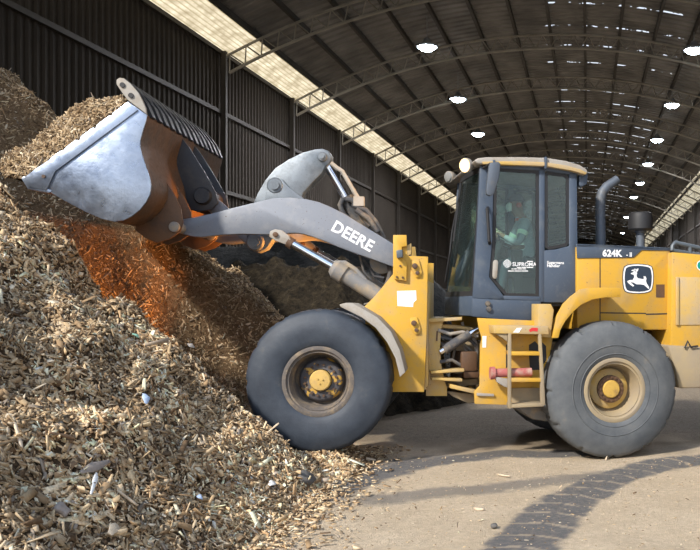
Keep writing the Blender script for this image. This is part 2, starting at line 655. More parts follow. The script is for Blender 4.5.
def bay_lamp(px, py, zl, label):
    Y = FPX * (zl - CAMH) / (CY - py)
    X = (px - CX) / FPX * Y
    t = thing('high_bay_lamp', (X, Y, zl), label, 'lamp', 'ceiling lamps')
    mb = MB()
    mb.lathez((X, Y), [(0.0, zl - 0.14), (0.2, zl - 0.11), (0.33, zl), (0.33, zl + 0.01)], 20)
    mb.build('lens', 'lamp_lens', t)
    mb = MB()
    mb.lathez((X, Y), [(0.335, zl - 0.01), (0.37, zl - 0.015), (0.37, zl + 0.06), (0.16, zl + 0.16), (0.09, zl + 0.30), (0.0, zl + 0.30)], 20)
    mb.build('housing', 'lamp_body', t)
    mb = MB()
    # rod up to the roof
    l = (Vector((X, Y, 0)) - HALL.O).dot(HALL.u)
    zr = ARC_Z + math.sqrt(max(0.1, (ARC_R - 0.0) ** 2 - (l - HC) ** 2))
    mb.tube([(X, Y, zl + 0.29), (X, Y, zr)], 0.012, 6)
    mb.build('hanger_rod', 'lamp_body', t)
    ld = bpy.data.lights.new('high_bay_light', 'SPOT')
    ld.energy = 2600; ld.color = (0.95, 0.95, 1.0); ld.spot_size = R(175); ld.spot_blend = 0.6; ld.shadow_soft_size = 0.2
    lo = bpy.data.objects.new('high_bay_light', ld)
    lo.location = (X, Y, zl - 0.2)
    COL.objects.link(lo)
    return t


ZL = 10.4
left_l = [(427, 47), (458, 99), (478, 134)]
right_l = [(694, 50), (672, 105), (657, 140), (648, 164), (640, 183), (634, 197), (627, 217), (622, 233)]
nm_l = ['lit high-bay lamp hanging high over the yellow front tower, nearest of the short lamp row',
        'lit high-bay lamp midway along the short lamp row above the cab',
        'lit high-bay lamp just over the cab roof, last of the short lamp row']
nm_r = ['largest lit high-bay lamp at the edge of the photo, first of the long row',
        'second lit high-bay lamp of the long row, counted from the camera',
        'third lit high-bay lamp of the long row, counted from the camera',
        'fourth lit high-bay lamp of the long row, counted from the camera',
        'fifth lit high-bay lamp of the long row, counted from the camera',
        'sixth lit high-bay lamp of the long row, above the air pre-cleaner bowl',
        'tiny far lit high-bay lamp beside the air pre-cleaner bowl, upper of two',
        'tiniest farthest lit high-bay lamp, just above the engine hood']
for (a, b), s in zip(left_l, nm_l): bay_lamp(a, b, ZL, s)
for (a, b), s in zip(right_l, nm_r): bay_lamp(a, b, ZL, s)

# ------------------------------------------------------------------ floor
def smooth01(x, a, b):
    t = np.clip((x - a) / (b - a), 0, 1)
    return t * t * (3 - 2 * t)


def vnoise(x, y, scale, seed=0, octaves=4, rough=0.5):
    """Value noise on arrays."""
    out = np.zeros_like(x, dtype=float); amp = 1.0; tot = 0.0
    for oc in range(octaves):
        xs, ys = x * scale * 2 ** oc, y * scale * 2 ** oc
        xi, yi = np.floor(xs).astype(np.int64), np.floor(ys).astype(np.int64)
        fx, fy = xs - xi, ys - yi
        fx = fx * fx * (3 - 2 * fx); fy = fy * fy * (3 - 2 * fy)

        def h(a, b):
            n = (a * 374761393 + b * 668265263 + (seed + oc) * 974634777) & 0x7fffffff
            n = ((n ^ (n >> 13)) * 1274126177) & 0x7fffffff
            return ((n ^ (n >> 16)) & 0xffff) / 65535.0
        v = (h(xi, yi) * (1 - fx) + h(xi + 1, yi) * fx) * (1 - fy) + (h(xi, yi + 1) * (1 - fx) + h(xi + 1, yi + 1) * fx) * fy
        out += amp * v; tot += amp; amp *= rough
    return out / tot


def poly_track(X, Y, pts, width):
    """(distance across, distance along) to a polyline on the ground."""
    best = np.full(X.shape, 1e9); along = np.zeros(X.shape); acc = 0.0
    for a, b in zip(pts[:-1], pts[1:]):
        d = np.array([b.x - a.x, b.y - a.y]); L = np.hypot(*d); d = d / L
        rx, ry = X - a.x, Y - a.y
        t = np.clip(rx * d[0] + ry * d[1], 0, L)
        dist = np.hypot(rx - t * d[0], ry - t * d[1])
        m = dist < best
        best = np.where(m, dist, best); along = np.where(m, acc + t, along)
        acc += L
    return best, along


xs = np.concatenate([np.array([-60, -30, -14, -8, -5]), np.arange(-3.4, 4.0, 0.025), np.array([5, 8, 14, 30, 60])])
ys = np.concatenate([np.array([-60, -30, -10, 0, 3]), np.arange(5.2, 14.0, 0.03), np.array([16, 20, 30, 60, 110, 175])])
GX, GY = np.meshgrid(xs, ys)
tA = [ground(510, 560), ground(560, 503), ground(610, 477), ground(660, 463), ground(720, 457)]
tB = [ground(225, 525), ground(300, 495), ground(355, 478), ground(425, 461), ground(500, 453), ground(580, 452)]
tC = [ground(372, 497), ground(430, 492), ground(510, 485), ground(600, 474), ground(660, 466)]
stain_shade = np.zeros(GX.shape)
dA, aA = poly_track(GX, GY, tA, 0.5)
wob = (vnoise(GX, GY, 5, 3, 5, 0.65) - 0.5) * 0.16
lug = ((aA + 0.35 * dA) % 0.34) < 0.045
stA = (1 - smooth01(dA + wob, 0.22, 0.30)) * np.where(lug & (dA > 0.02), 0.45, 1.0)
dB, aB = poly_track(GX, GY, tB, 0.5)
wB = 1.0 + 1.1 * (1 - smooth01(GX, -2.2, -0.9))
stB = (1 - smooth01(dB / wB + wob * 1.6, 0.14, 0.27)) * 1.0  # tyre track, strengthened to paint in the shadow band along the loader
dC, aC = poly_track(GX, GY, tC, 0.5)
stC = (1 - smooth01(dC + wob * 2.0, 0.10, 0.28)) * 0.7
stain_shade = np.maximum(np.maximum(stA, stB), stC)
# wide scuffed patch to the side, where machines turn
pt = smooth01(vnoise(GX, GY, 0.9, 9), 0.45, 0.75) * smooth01(GX, 1.0, 2.0) * 0.45
stain_shade = np.maximum(stain_shade, pt)
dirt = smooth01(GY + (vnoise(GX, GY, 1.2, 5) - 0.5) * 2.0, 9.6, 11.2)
gz = (vnoise(GX, GY, 2.0, 21) - 0.5) * 0.03
fade = smooth01(GX, -3.4, -3.0) * (1 - smooth01(GX, 3.4, 3.9)) * smooth01(GY, 5.2, 5.6) * (1 - smooth01(GY, 13, 14))
gz = gz * fade - 0.015
nx, ny = len(xs), len(ys)
verts = np.stack([GX.ravel(), GY.ravel(), gz.ravel()], 1)
idx = np.arange(nx * ny).reshape(ny, nx)
faces = np.stack([idx[:-1, :-1].ravel(), idx[:-1, 1:].ravel(), idx[1:, 1:].ravel(), idx[1:, :-1].ravel()], 1)
me = bpy.data.meshes.new('floor')
me.from_pydata(verts.tolist(), [], faces.tolist())
for nm, arr in (('track', stain_shade), ('dirt', dirt)):  # first mask holds tracks, scuffs and the painted shadow band
    at = me.attributes.new(nm, 'FLOAT', 'POINT')
    at.data.foreach_set('value', arr.ravel().astype(np.float32))
me.shade_smooth()
flo = bpy.data.objects.new('floor', me)
COL.objects.link(flo)
tag(flo, kind='structure')
k = NT('dusty_yard_floor')
o = k.obj()
f = k.noise(1.3, 6, 0.65, o)
f2 = k.noise(22, 5, 0.7, o)
f3 = k.noise(140, 3, 0.75, o)
c = k.ramp(f, [(0.3, (0.55, 0.43, 0.29)), (0.7, (0.69, 0.56, 0.40))])
c = k.mix(k.ramp(f2, [(0.42, (0.45,) * 3), (0.6, (0, 0, 0))]), c, (0.40, 0.32, 0.225))
c = k.mix(k.ramp(f3, [(0.54, (0, 0, 0)), (0.66, (0.75,) * 3)]), c, (0.26, 0.20, 0.14))
tk = k.math('MULTIPLY', k.attr('track').outputs['Fac'], k.math('MULTIPLY_ADD', f2, 0.9, True), True)
tk.node.inputs[1].links[0].from_node.inputs[2].default_value = 0.5
c = k.mix(tk, c, (0.125, 0.122, 0.122))
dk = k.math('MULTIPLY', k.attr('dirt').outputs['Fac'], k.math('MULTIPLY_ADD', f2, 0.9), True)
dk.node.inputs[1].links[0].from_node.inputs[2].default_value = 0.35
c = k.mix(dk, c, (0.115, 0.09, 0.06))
k.bsdf(c, 0.85, 0, bump=k.mix(0.5, f2, f3), bstr=0.9, bdist=0.03)
me.materials.append(k.m)

# ------------------------------------------------------------------ piles
def sst(a, b, x):
    return smooth01(x, a, b)


def pile_h(X, Y):
    """Height of the wood-chip pile."""
    wig = (vnoise(X, Y, 0.8, 31, 3) - 0.5) * 0.35
    k1 = sst(8.25, 8.95, Y + wig)       # into the dug recess
    k2 = sst(11.0, 11.7, Y + wig * 0.6)  # out of it, the far shoulder
    hn = (-2.16 - X) * 0.85
    hn = np.where(hn > 2.75, 2.75 + (hn - 2.75) * 0.7, hn)
    hr = (-3.30 - X) * 0.80 + 0.0
    hf = np.minimum((-2.0 - X) * 0.876, (-2.75 - X) * 1.7)
    h = hn * (1 - k1) + hr * k1
    h = h * (1 - k2) + hf * k2
    # the far shoulder drops off behind
    h = h - np.clip(Y - 12.4, 0, None) * 0.85
    h = np.minimum(h, 5.05 + 0 * X)
    # bumps that grow away from the toe
    b = np.clip((-2.0 - X), 0, 1)
    h = h + (vnoise(X, Y, 1.4, 41, 4) - 0.5) * 0.50 * b + (vnoise(X * 0.6 + Y * 0.9, X * 2.2 - Y * 0.3, 1.1, 47, 3) - 0.5) * 0.34 * b + (vnoise(X, Y, 5.5, 43, 3) - 0.5) * 0.10 * b
    toe = 0.10 * np.exp(-np.clip((X + 2.35) / 0.42, 0, None) ** 2) * sst(3.0, 4, Y) * (1 - sst(9.6, 10.4, Y))
    # chips squeezed up under the front tyre
    mound = 0.20 * np.exp(-((X + 2.42) / 0.50) ** 4 - ((Y - 9.15) / 0.62) ** 4)
    return np.maximum(np.maximum(h, -0.06) + toe - 0.03 * (X > -2.0), mound - 0.03)


CHIP_COL = [((0.57, 0.41, 0.235), 0.29), ((0.76, 0.58, 0.37), 0.21), ((0.38, 0.25, 0.135), 0.20), ((0.13, 0.078, 0.042), 0.18),
            ((0.34, 0.28, 0.22), 0.05), ((0.88, 0.74, 0.54), 0.07)]


def chips(points, normals, L, W, T, tilt, darken=1.0, up=0.4):
    """Solid splinters lying about on a surface: arrays of vertices, quads and one colour per vertex."""
    n = len(points)
    rnd = RNG.normal(size=(n, 3)) * tilt[:, None]
    nn = normals + rnd
    nn /= np.linalg.norm(nn, axis=1)[:, None]
    a = RNG.normal(size=(n, 3))
    a[:, 0] += 0.3; a[:, 2] -= 0.3
    t = a - nn * (a * nn).sum(1)[:, None]
    t /= np.linalg.norm(t, axis=1)[:, None]
    b = np.cross(nn, t)
    taper = RNG.uniform(0.25, 1.0, size=(n, 2))
    skew = RNG.uniform(-0.5, 0.5, size=n)
    bend = RNG.uniform(-0.25, 0.25, size=n) * L
    c = points + normals * (T * up + np.abs(tilt) * L * 0.12)[:, None]
    vs = np.empty((n, 8, 3))
    q = 0
    for ix, sx in ((0, -1), (1, 1)):
        for iy, sy in ((0, -1), (1, 1)):
            for iz, sz in ((0, -1), (1, 1)):
                vs[:, q] = (c + t * (sx * L / 2 + sy * skew * W * 0.5)[:, None] + b * (sy * W / 2 * taper[:, ix])[:, None]
                            + nn * (sz * T / 2 + (bend * 0.3 if sx > 0 else 0))[:, None])
                q += 1
    fb = np.array([(0, 1, 3, 2), (4, 6, 7, 5), (0, 4, 5, 1), (2, 3, 7, 6), (0, 2, 6, 4), (1, 5, 7, 3)])
    fs = (np.arange(n)[:, None, None] * 8 + fb[None]).reshape(-1, 4)
    cols = np.array([x[0] for x in CHIP_COL]); pr = np.array([x[1] for x in CHIP_COL]); pr = pr / pr.sum()
    cc = cols[RNG.choice(len(cols), size=n, p=pr)] * RNG.uniform(0.75, 1.25, size=(n, 1)) * darken
    cc = np.repeat(np.clip(cc, 0, 0.9), 8, axis=0)
    return vs.reshape(-1, 3), fs, cc


def mesh_np(name, parts, mats, smooth_first=True):
    """One mesh out of (verts, quads, colours, material index) parts."""
    V, Fc, Cc, Mi = [], [], [], []
    off = 0
    for v, f, c, mi in parts:
        V.append(v); Fc.append(f + off); Cc.append(c); Mi.append(np.full(len(f), mi)); off += len(v)
    V = np.concatenate(V).astype(np.float32); Fc = np.concatenate(Fc).astype(np.int32)
    Cc = np.concatenate(Cc).astype(np.float32); Mi = np.concatenate(Mi).astype(np.int32)
    me = bpy.data.meshes.new(name)
    me.vertices.add(len(V)); me.vertices.foreach_set('co', V.ravel())
    me.loops.add(Fc.size); me.loops.foreach_set('vertex_index', Fc.ravel())
    me.polygons.add(len(Fc))
    me.polygons.foreach_set('loop_start', np.arange(0, Fc.size, 4, dtype=np.int32))
    me.polygons.foreach_set('material_index', Mi)
    ca = me.color_attributes.new('chip_colour', 'FLOAT_COLOR', 'POINT')
    ca.data.foreach_set('color', np.concatenate([Cc, np.ones((len(Cc), 1), np.float32)], 1).ravel())
    for m in mats:
        me.materials.append(m)
    me.update(calc_edges=True)
    me.validate()
    ob = bpy.data.objects.new(name, me)
    COL.objects.link(ob)
    return ob


k = NT('wood_chip')
at = k.attr('chip_colour')
f = k.noise(60, 3, 0.6, k.obj())
c = k.mix(k.ramp(f, [(0.35, (0.4,) * 3), (0.65, (0, 0, 0))]), at.outputs['Color'], (0.24, 0.17, 0.10))
k.bsdf(c, 0.85, spec=0.2)
M['chip'] = k.m
k = NT('fine_chip_bed')
o = k.obj()
f = k.noise(28, 5, 0.75, o)
f2 = k.noise(75, 4, 0.75, o)
c = k.ramp(k.mix(0.5, f, f2), [(0.38, (0.030, 0.018, 0.010)), (0.52, (0.10, 0.063, 0.034)), (0.66, (0.25, 0.17, 0.095))])  # dark tones put the shade of the gaps between chips into the bed
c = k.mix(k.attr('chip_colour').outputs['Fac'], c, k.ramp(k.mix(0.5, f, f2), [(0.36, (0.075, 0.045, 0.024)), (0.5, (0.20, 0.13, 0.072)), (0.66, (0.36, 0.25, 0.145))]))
k.bsdf(c, 0.9, bump=k.mix(0.5, f, f2), bstr=1.0, bdist=0.05, spec=0.15)
M['chip_bed'] = k.m


def hf_mesh(fn, x0, x1, y0, y1, step):
    xs = np.arange(x0, x1 + step / 2, step); ys = np.arange(y0, y1 + step / 2, step)
    gx, gy = np.meshgrid(xs, ys)
    gz = fn(gx, gy)
    v = np.stack([gx.ravel(), gy.ravel(), gz.ravel()], 1)
    idx = np.arange(gx.size).reshape(gx.shape)
    f = np.stack([idx[:-1, :-1].ravel(), idx[:-1, 1:].ravel(), idx[1:, 1:].ravel(), idx[1:, :-1].ravel()], 1)
    return v, f, np.full((len(v), 3), 0.3)


def surf_pts(fn, X, Y):
    e = 0.04
    z = fn(X, Y)
    nx = -(fn(X + e, Y) - fn(X - e, Y)) / (2 * e); ny = -(fn(X, Y + e) - fn(X, Y - e)) / (2 * e)
    N = np.stack([nx, ny, np.ones_like(z)], 1)
    N /= np.linalg.norm(N, axis=1)[:, None]
    return np.stack([X, Y, z], 1), N


def in_view(P, margin=40):
    u = CX + FPX * P[:, 0] / P[:, 1]; v = CY - FPX * (P[:, 2] - CAMH) / P[:, 1]
    return (u > -margin) & (u < 700 + margin) & (v > -margin) & (v < 550 + margin)


parts = []
v, f, c = hf_mesh(pile_h, -12.0, -1.2, 2.6, 17.0, 0.05)
# drop the flat skirt outside the pile
keep = (v[f].max(axis=1)[:, 2] > -0.05) & (v[f].min(axis=1)[:, 0] > HL + 0.45 + 0.056 * v[f].max(axis=1)[:, 1])
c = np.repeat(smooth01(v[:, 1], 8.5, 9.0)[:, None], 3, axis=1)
parts.append((v, f[keep], c, 1))


def scatter(n, x0, x1, y0, y1, lmu, lsig, wlo, whi, tilt, darken=1.0, cond=None):
    X = RNG.uniform(x0, x1, n); Y = RNG.uniform(y0, y1, n)
    P, N = surf_pts(pile_h, X, Y)
    m = (P[:, 2] > -0.045) & in_view(P)
    if cond is not None:
        m &= cond(P)
    P, N = P[m], N[m]
    n = len(P)
    L = np.clip(np.exp(RNG.normal(lmu, lsig, n)), 0.012, 0.26)
    W = L * RNG.uniform(wlo, whi, n)
    W = np.clip(W, 0.006, 0.05)
    T = RNG.uniform(0.003, 0.009, n)
    tl = np.abs(RNG.normal(0, tilt, n))
    patch_tone = 0.72 + 0.55 * smooth01(vnoise(P[:, 0] * 0.7 + P[:, 1], P[:, 2] * 1.6 + P[:, 1] * 0.4, 1.6, 71, 4), 0.35, 0.62)  # broad random patches of lighter and darker chips
    vv, ff, cc = chips(P, N, L, W, T, tl, darken)
    cc = np.clip(cc * np.repeat(patch_tone, 8)[:, None], 0, 0.9)
    parts.append((vv, ff, cc, 0))
    return n


near = lambda P: P[:, 1] < 8.9
far = lambda P: P[:, 1] >= 8.6
scatter(56000, -5.9, -1.9, 3.3, 9.0, math.log(0.034), 0.45, 0.40, 1.0, 0.95, cond=near)
scatter(9000, -5.9, -1.95, 3.3, 9.0, math.log(0.062), 0.35, 0.25, 0.7, 0.6, cond=near)
scatter(4500, -5.9, -1.95, 3.3, 9.0, math.log(0.11), 0.32, 0.08, 0.28, 0.45, cond=near)
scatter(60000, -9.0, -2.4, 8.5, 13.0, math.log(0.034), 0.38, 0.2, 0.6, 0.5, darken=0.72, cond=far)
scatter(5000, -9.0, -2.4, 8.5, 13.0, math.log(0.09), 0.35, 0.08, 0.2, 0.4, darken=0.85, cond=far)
# loose chips thinning out over the floor past the toe, and a few grains farther out
X = np.concatenate([-2.25 + np.abs(RNG.normal(0, 0.30, 2600)), RNG.uniform(-2.0, 2.6, 1500)])
Y = np.concatenate([RNG.uniform(5.2, 10.2, 2600), RNG.uniform(5.4, 9.6, 1500)])
big = np.concatenate([np.ones(2600), np.full(1500, 0.42)])
P = np.stack([X, Y, np.maximum(pile_h(X, Y), 0.004)], 1)
N = np.tile(np.array([[0, 0, 1.0]]), (len(X), 1))
L = np.clip(np.exp(RNG.normal(math.log(0.032), 0.45, len(X))), 0.01, 0.12) * big
vv, ff, cc = chips(P, N, L, np.clip(L * RNG.uniform(0.3, 0.8, len(X)), 0.004, 0.04), RNG.uniform(0.004, 0.01, len(X)) * big, np.abs(RNG.normal(0, 0.25, len(X))))
parts.append((vv, ff, cc, 0))
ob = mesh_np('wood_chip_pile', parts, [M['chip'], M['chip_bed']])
tag(ob, 'tall heap of pale brown wood chips that the front tyre pushes into', 'wood chips', kind='stuff')


# dark heaps behind the boom
def dark_h(X, Y):
    u = X + 0.12 * (Y - 14)
    h = 2.55 - np.abs(u + 3.9) * 0.0 - np.clip(u + 3.3, 0, None) * 0.95 - np.clip(-4.6 - u, 0, None) * 0.1 - np.abs(Y - 15.0) * 0.75
    return np.maximum(h, -0.1) + (vnoise(X, Y, 1.5, 51, 5, 0.6) - 0.5) * 0.55 + (vnoise(X, Y, 7, 53, 3) - 0.5) * 0.16 - 0.15


k = NT('dark_compost')
o = k.obj()
f = k.noise(10, 6, 0.75, o)
c = k.ramp(f, [(0.35, (0.012, 0.010, 0.008)), (0.55, (0.045, 0.035, 0.022)), (0.75, (0.11, 0.085, 0.05))])
k.bsdf(c, 0.9, bump=f, bstr=1.0, bdist=0.12, spec=0.2)
M['compost'] = k.m
v, f, c = hf_mesh(dark_h, -6.8, -0.8, 12.9, 17.4, 0.06)
keep = v[f].max(axis=1)[:, 2] > -0.05
ob = mesh_np('dark_compost_heap', [(v, f[keep], c, 0)], [M['compost']])
tag(ob, 'low heap of nearly black shredded compost seen under the boom', 'compost', kind='stuff')


def grey_h(X, Y):
    u = X
    h = 3.35 - np.abs(Y - 20.0) * 0.62 - np.clip(-8.6 - u, 0, None) * 0.2 - np.clip(u + 3.6, 0, None) * 0.9
    return np.maximum(h, -0.1) + (vnoise(X, Y, 0.7, 61, 4) - 0.5) * 0.7 - 0.2


k = NT('grey_compost')
o = k.obj()
f = k.noise(7, 6, 0.7, o)
c = k.ramp(f, [(0.35, (0.035, 0.038, 0.040)), (0.7, (0.085, 0.09, 0.09))])
k.bsdf(c, 0.9, bump=f, bstr=0.8, bdist=0.1, spec=0.2)
M['grey_compost'] = k.m
v, f, c = hf_mesh(grey_h, -10.4, 0.5, 15.6, 24.5, 0.12)
keep = (v[f].max(axis=1)[:, 2] > -0.05) & (v[f].min(axis=1)[:, 0] > HL + 0.45 + 0.056 * v[f].max(axis=1)[:, 1])
ob = mesh_np('grey_compost_heap', [(v, f[keep], c, 0)], [M['grey_compost']])
tag(ob, 'long smooth grey heap along the wall behind the boom', 'compost', kind='stuff')
# ------------------------------------------------------------------ the wheel loader
LO = thing('wheel_loader', (-0.95, 10.2, 0), 'dusty yellow articulated wheel loader with blue-grey cab and raised bucket', 'wheel loader')


def lp(poly):  # close points into tuples
    return [(float(a), float(b)) for a, b in poly]


# ---- wheels: rim is the part; tyre, hub, cap and bolts hang on it
def wheel(fr, c, side, kind):
    """side -1: the side toward the camera."""
    dusty = kind == 'rear'
    s = side
    Rr = 0.762 if dusty else 0.752
    kq = Rr - 0.745
    yo = 1.30

    def Y(v):
        return s * (yo - v)
    ro = 0.342 if dusty else 0.352
    rim = MB()
    rim.lathe(c, [(ro - 0.03, Y(0.10)), (ro + 0.02, Y(0.055)), (ro + 0.018, Y(0.035)), (ro, Y(0.028)), (ro - 0.022, Y(0.03)), (ro - 0.03, Y(0.05)),
                  (ro - 0.042, Y(0.055)), (ro - 0.05, Y(0.05)), (ro - 0.058, Y(0.075)), (ro - 0.075, Y(0.13)), (ro - 0.08, Y(0.27)), (ro - 0.10, Y(0.30)),
                  (0.12, Y(0.30)), (0.10, Y(0.32))], 64)
    wp = rim.build('wheel', 'dusty' if dusty else 'rust_hub', LO, fr, smooth=30)
    prof = [(ro - 0.03, Y(0.10)), (ro + 0.012, Y(0.04)), (ro + 0.04, Y(0.022)), (ro + 0.09, Y(0.008)), (0.52, Y(0.0)), (0.58, Y(0.004)), (0.635 + kq, Y(0.02)), (0.675 + kq, Y(0.042)),
            (0.700 + kq, Y(0.05)), (0.722 + kq, Y(0.072)), (0.742 + kq, Y(0.105)), (Rr, Y(0.17)), (Rr + 0.002, Y(0.27)), (Rr, Y(0.37)), (0.742 + kq, Y(0.435)), (0.715 + kq, Y(0.475)), (0.64, Y(0.52)),
            (0.52, Y(0.54)), (ro + 0.05, Y(0.51)), (ro - 0.03, Y(0.44))]
    N = 168

    def mod(kk, j, r, y):
        if 8 <= j <= 15:
            ph = (kk + (3 if j >= 12 else 0)) % 14
            if dusty and ph in (0,) and j in (9, 10, 11, 12, 13, 14):
                return r - 0.022, y - s * 0.006
            if not dusty and ph in (0, 1) and j in (10, 11, 12, 13, 14):
                return r - 0.018, y
            # worn, slightly chipped shoulder
            q = math.sin(kk * 1.7) * math.sin(kk * 0.37 + 1.3) + math.sin(kk * 3.1)
            return r + 0.0025 * q, y
        return r, y
    t = MB()
    t.lathe(c, prof, N, mod)
    ty = t.build('tyre', 'tyre_dusty' if dusty else 'tyre', wp, fr, smooth=32)
    if dusty:
        # raised size letters and bead rings on the sidewall
        g = MB()
        for rr, yy in ((0.50, 0.0), (0.405, 0.014)):
            g.lathe(c, [(rr - 0.006, Y(yy - 0.001)), (rr, Y(yy - 0.006)), (rr + 0.006, Y(yy - 0.001))], 72)
        g.build('sidewall_ring', 'tyre_dusty', wp, fr)
    h = MB()
    if dusty:
        h.lathe(c, [(0.235, Y(0.30)), (0.225, Y(0.24)), (0.17, Y(0.205)), (0.145, Y(0.20))], 48)
        h.build('hub', 'yellow_dusty', wp, fr)
        b = MB()
        b.lathe(c, [(0.155, Y(0.205)), (0.155, Y(0.165)), (0.105, Y(0.16)), (0.10, Y(0.19))], 48)
        b.build('bolt_ring', 'rust', wp, fr)
        for i in range(16):
            a = 2 * math.pi * i / 16
            b = MB(); b.bolt(c[0] + 0.131 * math.cos(a), Y(0.17), Y(0.145), c[1] + 0.131 * math.sin(a), 0.014, 6)
            b.build('wheel_bolt', 'rust', wp, fr)
        cp = MB()
        cp.lathe(c, [(0.100, Y(0.17)), (0.100, Y(0.15)), (0.09, Y(0.14)), (0.0, Y(0.135))], 40)
        cp.build('hub_cap', 'hub_rear', wp, fr)
    else:
        h.lathe(c, [(0.24, Y(0.30)), (0.235, Y(0.25)), (0.215, Y(0.215)), (0.20, Y(0.205)), (0.12, Y(0.20))], 48)
        h.build('hub', 'hub_peel', wp, fr)
        for i in range(16):
            a = 2 * math.pi * (i + 0.5) / 16
            b = MB(); b.bolt(c[0] + 0.165 * math.cos(a), Y(0.21), Y(0.18), c[1] + 0.165 * math.sin(a), 0.014, 6)
            b.build('wheel_bolt', 'rust', wp, fr)
        cp = MB()
        cp.lathe(c, [(0.112, Y(0.205)), (0.112, Y(0.165)), (0.10, Y(0.15)), (0.06, Y(0.145)), (0.0, Y(0.14))], 40)
        for i in range(3):
            a = 2 * math.pi * i / 3 + 0.4
            cp.bolt(c[0] + 0.03 * math.cos(a), Y(0.15), Y(0.13), c[1] + 0.03 * math.sin(a), 0.008, 6)
        cp.build('hub_cap', 'cap_dusty', wp, fr)
    return wp


M['hub_rear'] = paint('rear_hub_cap', (0.50, 0.31, 0.06), (0.17, 0.09, 0.05), 0.35, 0.6, scale=7)
M['rust_hub'] = paint('rim_rust_dark', (0.11, 0.095, 0.085), (0.28, 0.21, 0.13), 0.55, 0.7, scale=9)
M['cap_dusty'] = paint('hub_cap_dusty_yellow', (0.55, 0.36, 0.10), (0.42, 0.28, 0.12), 0.6, 0.6, scale=12)
fx, fz = FF.px(317.5, 382, -1.30)
rx, rz = RF.px(616.0, 389, -1.30)
rz = 0.756
print('wheel centres', fx, fz, rx, rz)
wheel(FF, (fx, fz), -1, 'front')
wheel(FF, (fx, fz), 1, 'front')
wheel(RF, (rx, rz), -1, 'rear')
wheel(RF, (rx, rz), 1, 'rear')

# axles
mb = MB()
mb.tube([(fx, -0.95, fz), (fx, -0.6, fz), (fx, -0.35, fz), (fx, 0, fz), (fx, 0.35, fz), (fx, 0.6, fz), (fx, 0.95, fz)], [0.17, 0.17, 0.15, 0.24, 0.15, 0.17, 0.17], 20)
mb.build('axle', 'dusty', LO, FF)
mb = MB()
mb.tube([(rx, -0.95, rz), (rx, -0.6, rz), (rx, -0.35, rz), (rx, 0, rz), (rx, 0.35, rz), (rx, 0.6, rz), (rx, 0.95, rz)], [0.17, 0.17, 0.15, 0.24, 0.15, 0.17, 0.17], 20)
mb.build('axle', 'dusty', LO, RF)

# ---- front frame: two tower plates, cross members
YT = -0.88
tower = FF.P(YT, [(393, 237), (406, 237), (408.5, 256), (428, 256.5), (426.5, 340), (424, 392), (392, 392), (384, 372), (366, 330), (364, 307), (375, 296), (393, 274)])
ft = MB(); ft.prism(tower, YT, YT + 0.06)
fp = ft.build('front_frame', 'yellow', LO, FF, bevel=0.006)
ft = MB(); ft.prism(tower, -YT - 0.06, -YT); ft.build('tower_plate', 'yellow', fp, FF, bevel=0.006)
xa, _ = FF.px(428, 300, YT); xb, _ = FF.px(400, 300, YT)
_, zt = FF.px(428, 258, YT); _, zb = FF.px(420, 392, YT)
mb = MB()
mb.box(xa - 0.05, xa, YT + 0.06, -YT - 0.06, zb + 0.05, zt - 0.25)
mb.box(xb - 0.45, xb - 0.39, YT + 0.06, -YT - 0.06, zb + 0.05, zb + 0.62)
mb.box(xb - 0.45, xa - 0.02, YT + 0.06, -YT - 0.06, zb + 0.02, zb + 0.09)
mb.build('cross_plate', 'yellow_dusty', fp, FF, bevel=0.005)
# narrow raised lamp post, brackets and pins on the near tower plate
post = FF.P(YT - 0.03, [(393.2, 235), (406.5, 235), (407, 246), (402, 247), (402, 258), (407, 262), (406.5, 281), (394, 279)])
mb = MB(); mb.prism(post, YT - 0.045, YT - 0.001); mb.build('lamp_post', 'yellow', fp, FF, bevel=0.004)
pb = FF.P(YT - 0.02, [(406, 246), (411, 243), (411, 254), (406.5, 256)])
mb = MB(); mb.prism(pb, YT + 0.0, YT + 0.12); mb.build('lamp_bracket', 'yellow_dusty', fp, FF, bevel=0.004)
mb = MB(); a = FF.P(YT - 0.03, [(397, 251), (403, 250), (403.5, 257.5), (397.5, 258.5)])
mb.prism(a, YT - 0.14, YT - 0.04); mb.build('marker_lamp', 'trim_grey', fp, FF, bevel=0.006)
for cc in ([(411, 261), (419, 260), (422, 272), (421, 277), (416, 277.5), (411, 268)], [(410, 318), (417, 317), (420.5, 328), (420, 334), (415, 334.5), (410, 326)]):
    q = FF.P(YT - 0.02, cc)
    mb = MB(); mb.prism(q, YT - 0.025, YT - 0.001); mb.build('pin_keeper', 'yellow', fp, FF, bevel=0.005)
    mb = MB()
    (ax, az), (bx, bz) = FF.P(YT - 0.02, [(cc[0][0] + 4, cc[0][1] + 5), (cc[3][0] - 3.5, cc[3][1] - 4)])
    mb.bolt(ax, YT - 0.06, YT - 0.02, az, 0.03, 12); mb.bolt(bx, YT - 0.05, YT - 0.02, bz, 0.022, 12)
    mb.build('keeper_bolt', 'rust', fp, FF, bevel=0.003)
for a in ((397, 277), (403, 277.5), (400.5, 266)):
    x, z = FF.px(*a, YT - 0.03)
    mb = MB(); mb.bolt(x, YT - 0.06, YT - 0.04, z, 0.012, 8); mb.build('small_bolt', 'rust', fp, FF)
lab = FF.P(YT - 0.004, [(397, 291), (416, 290.5), (416.5, 300), (413.5, 302.5), (413, 307), (397.5, 306)])
mb = MB(); mb.prism(lab, YT - 0.003, YT - 0.0005); mb.build('paper_label', 'white', fp, FF, smooth=0, label='torn white paper label')
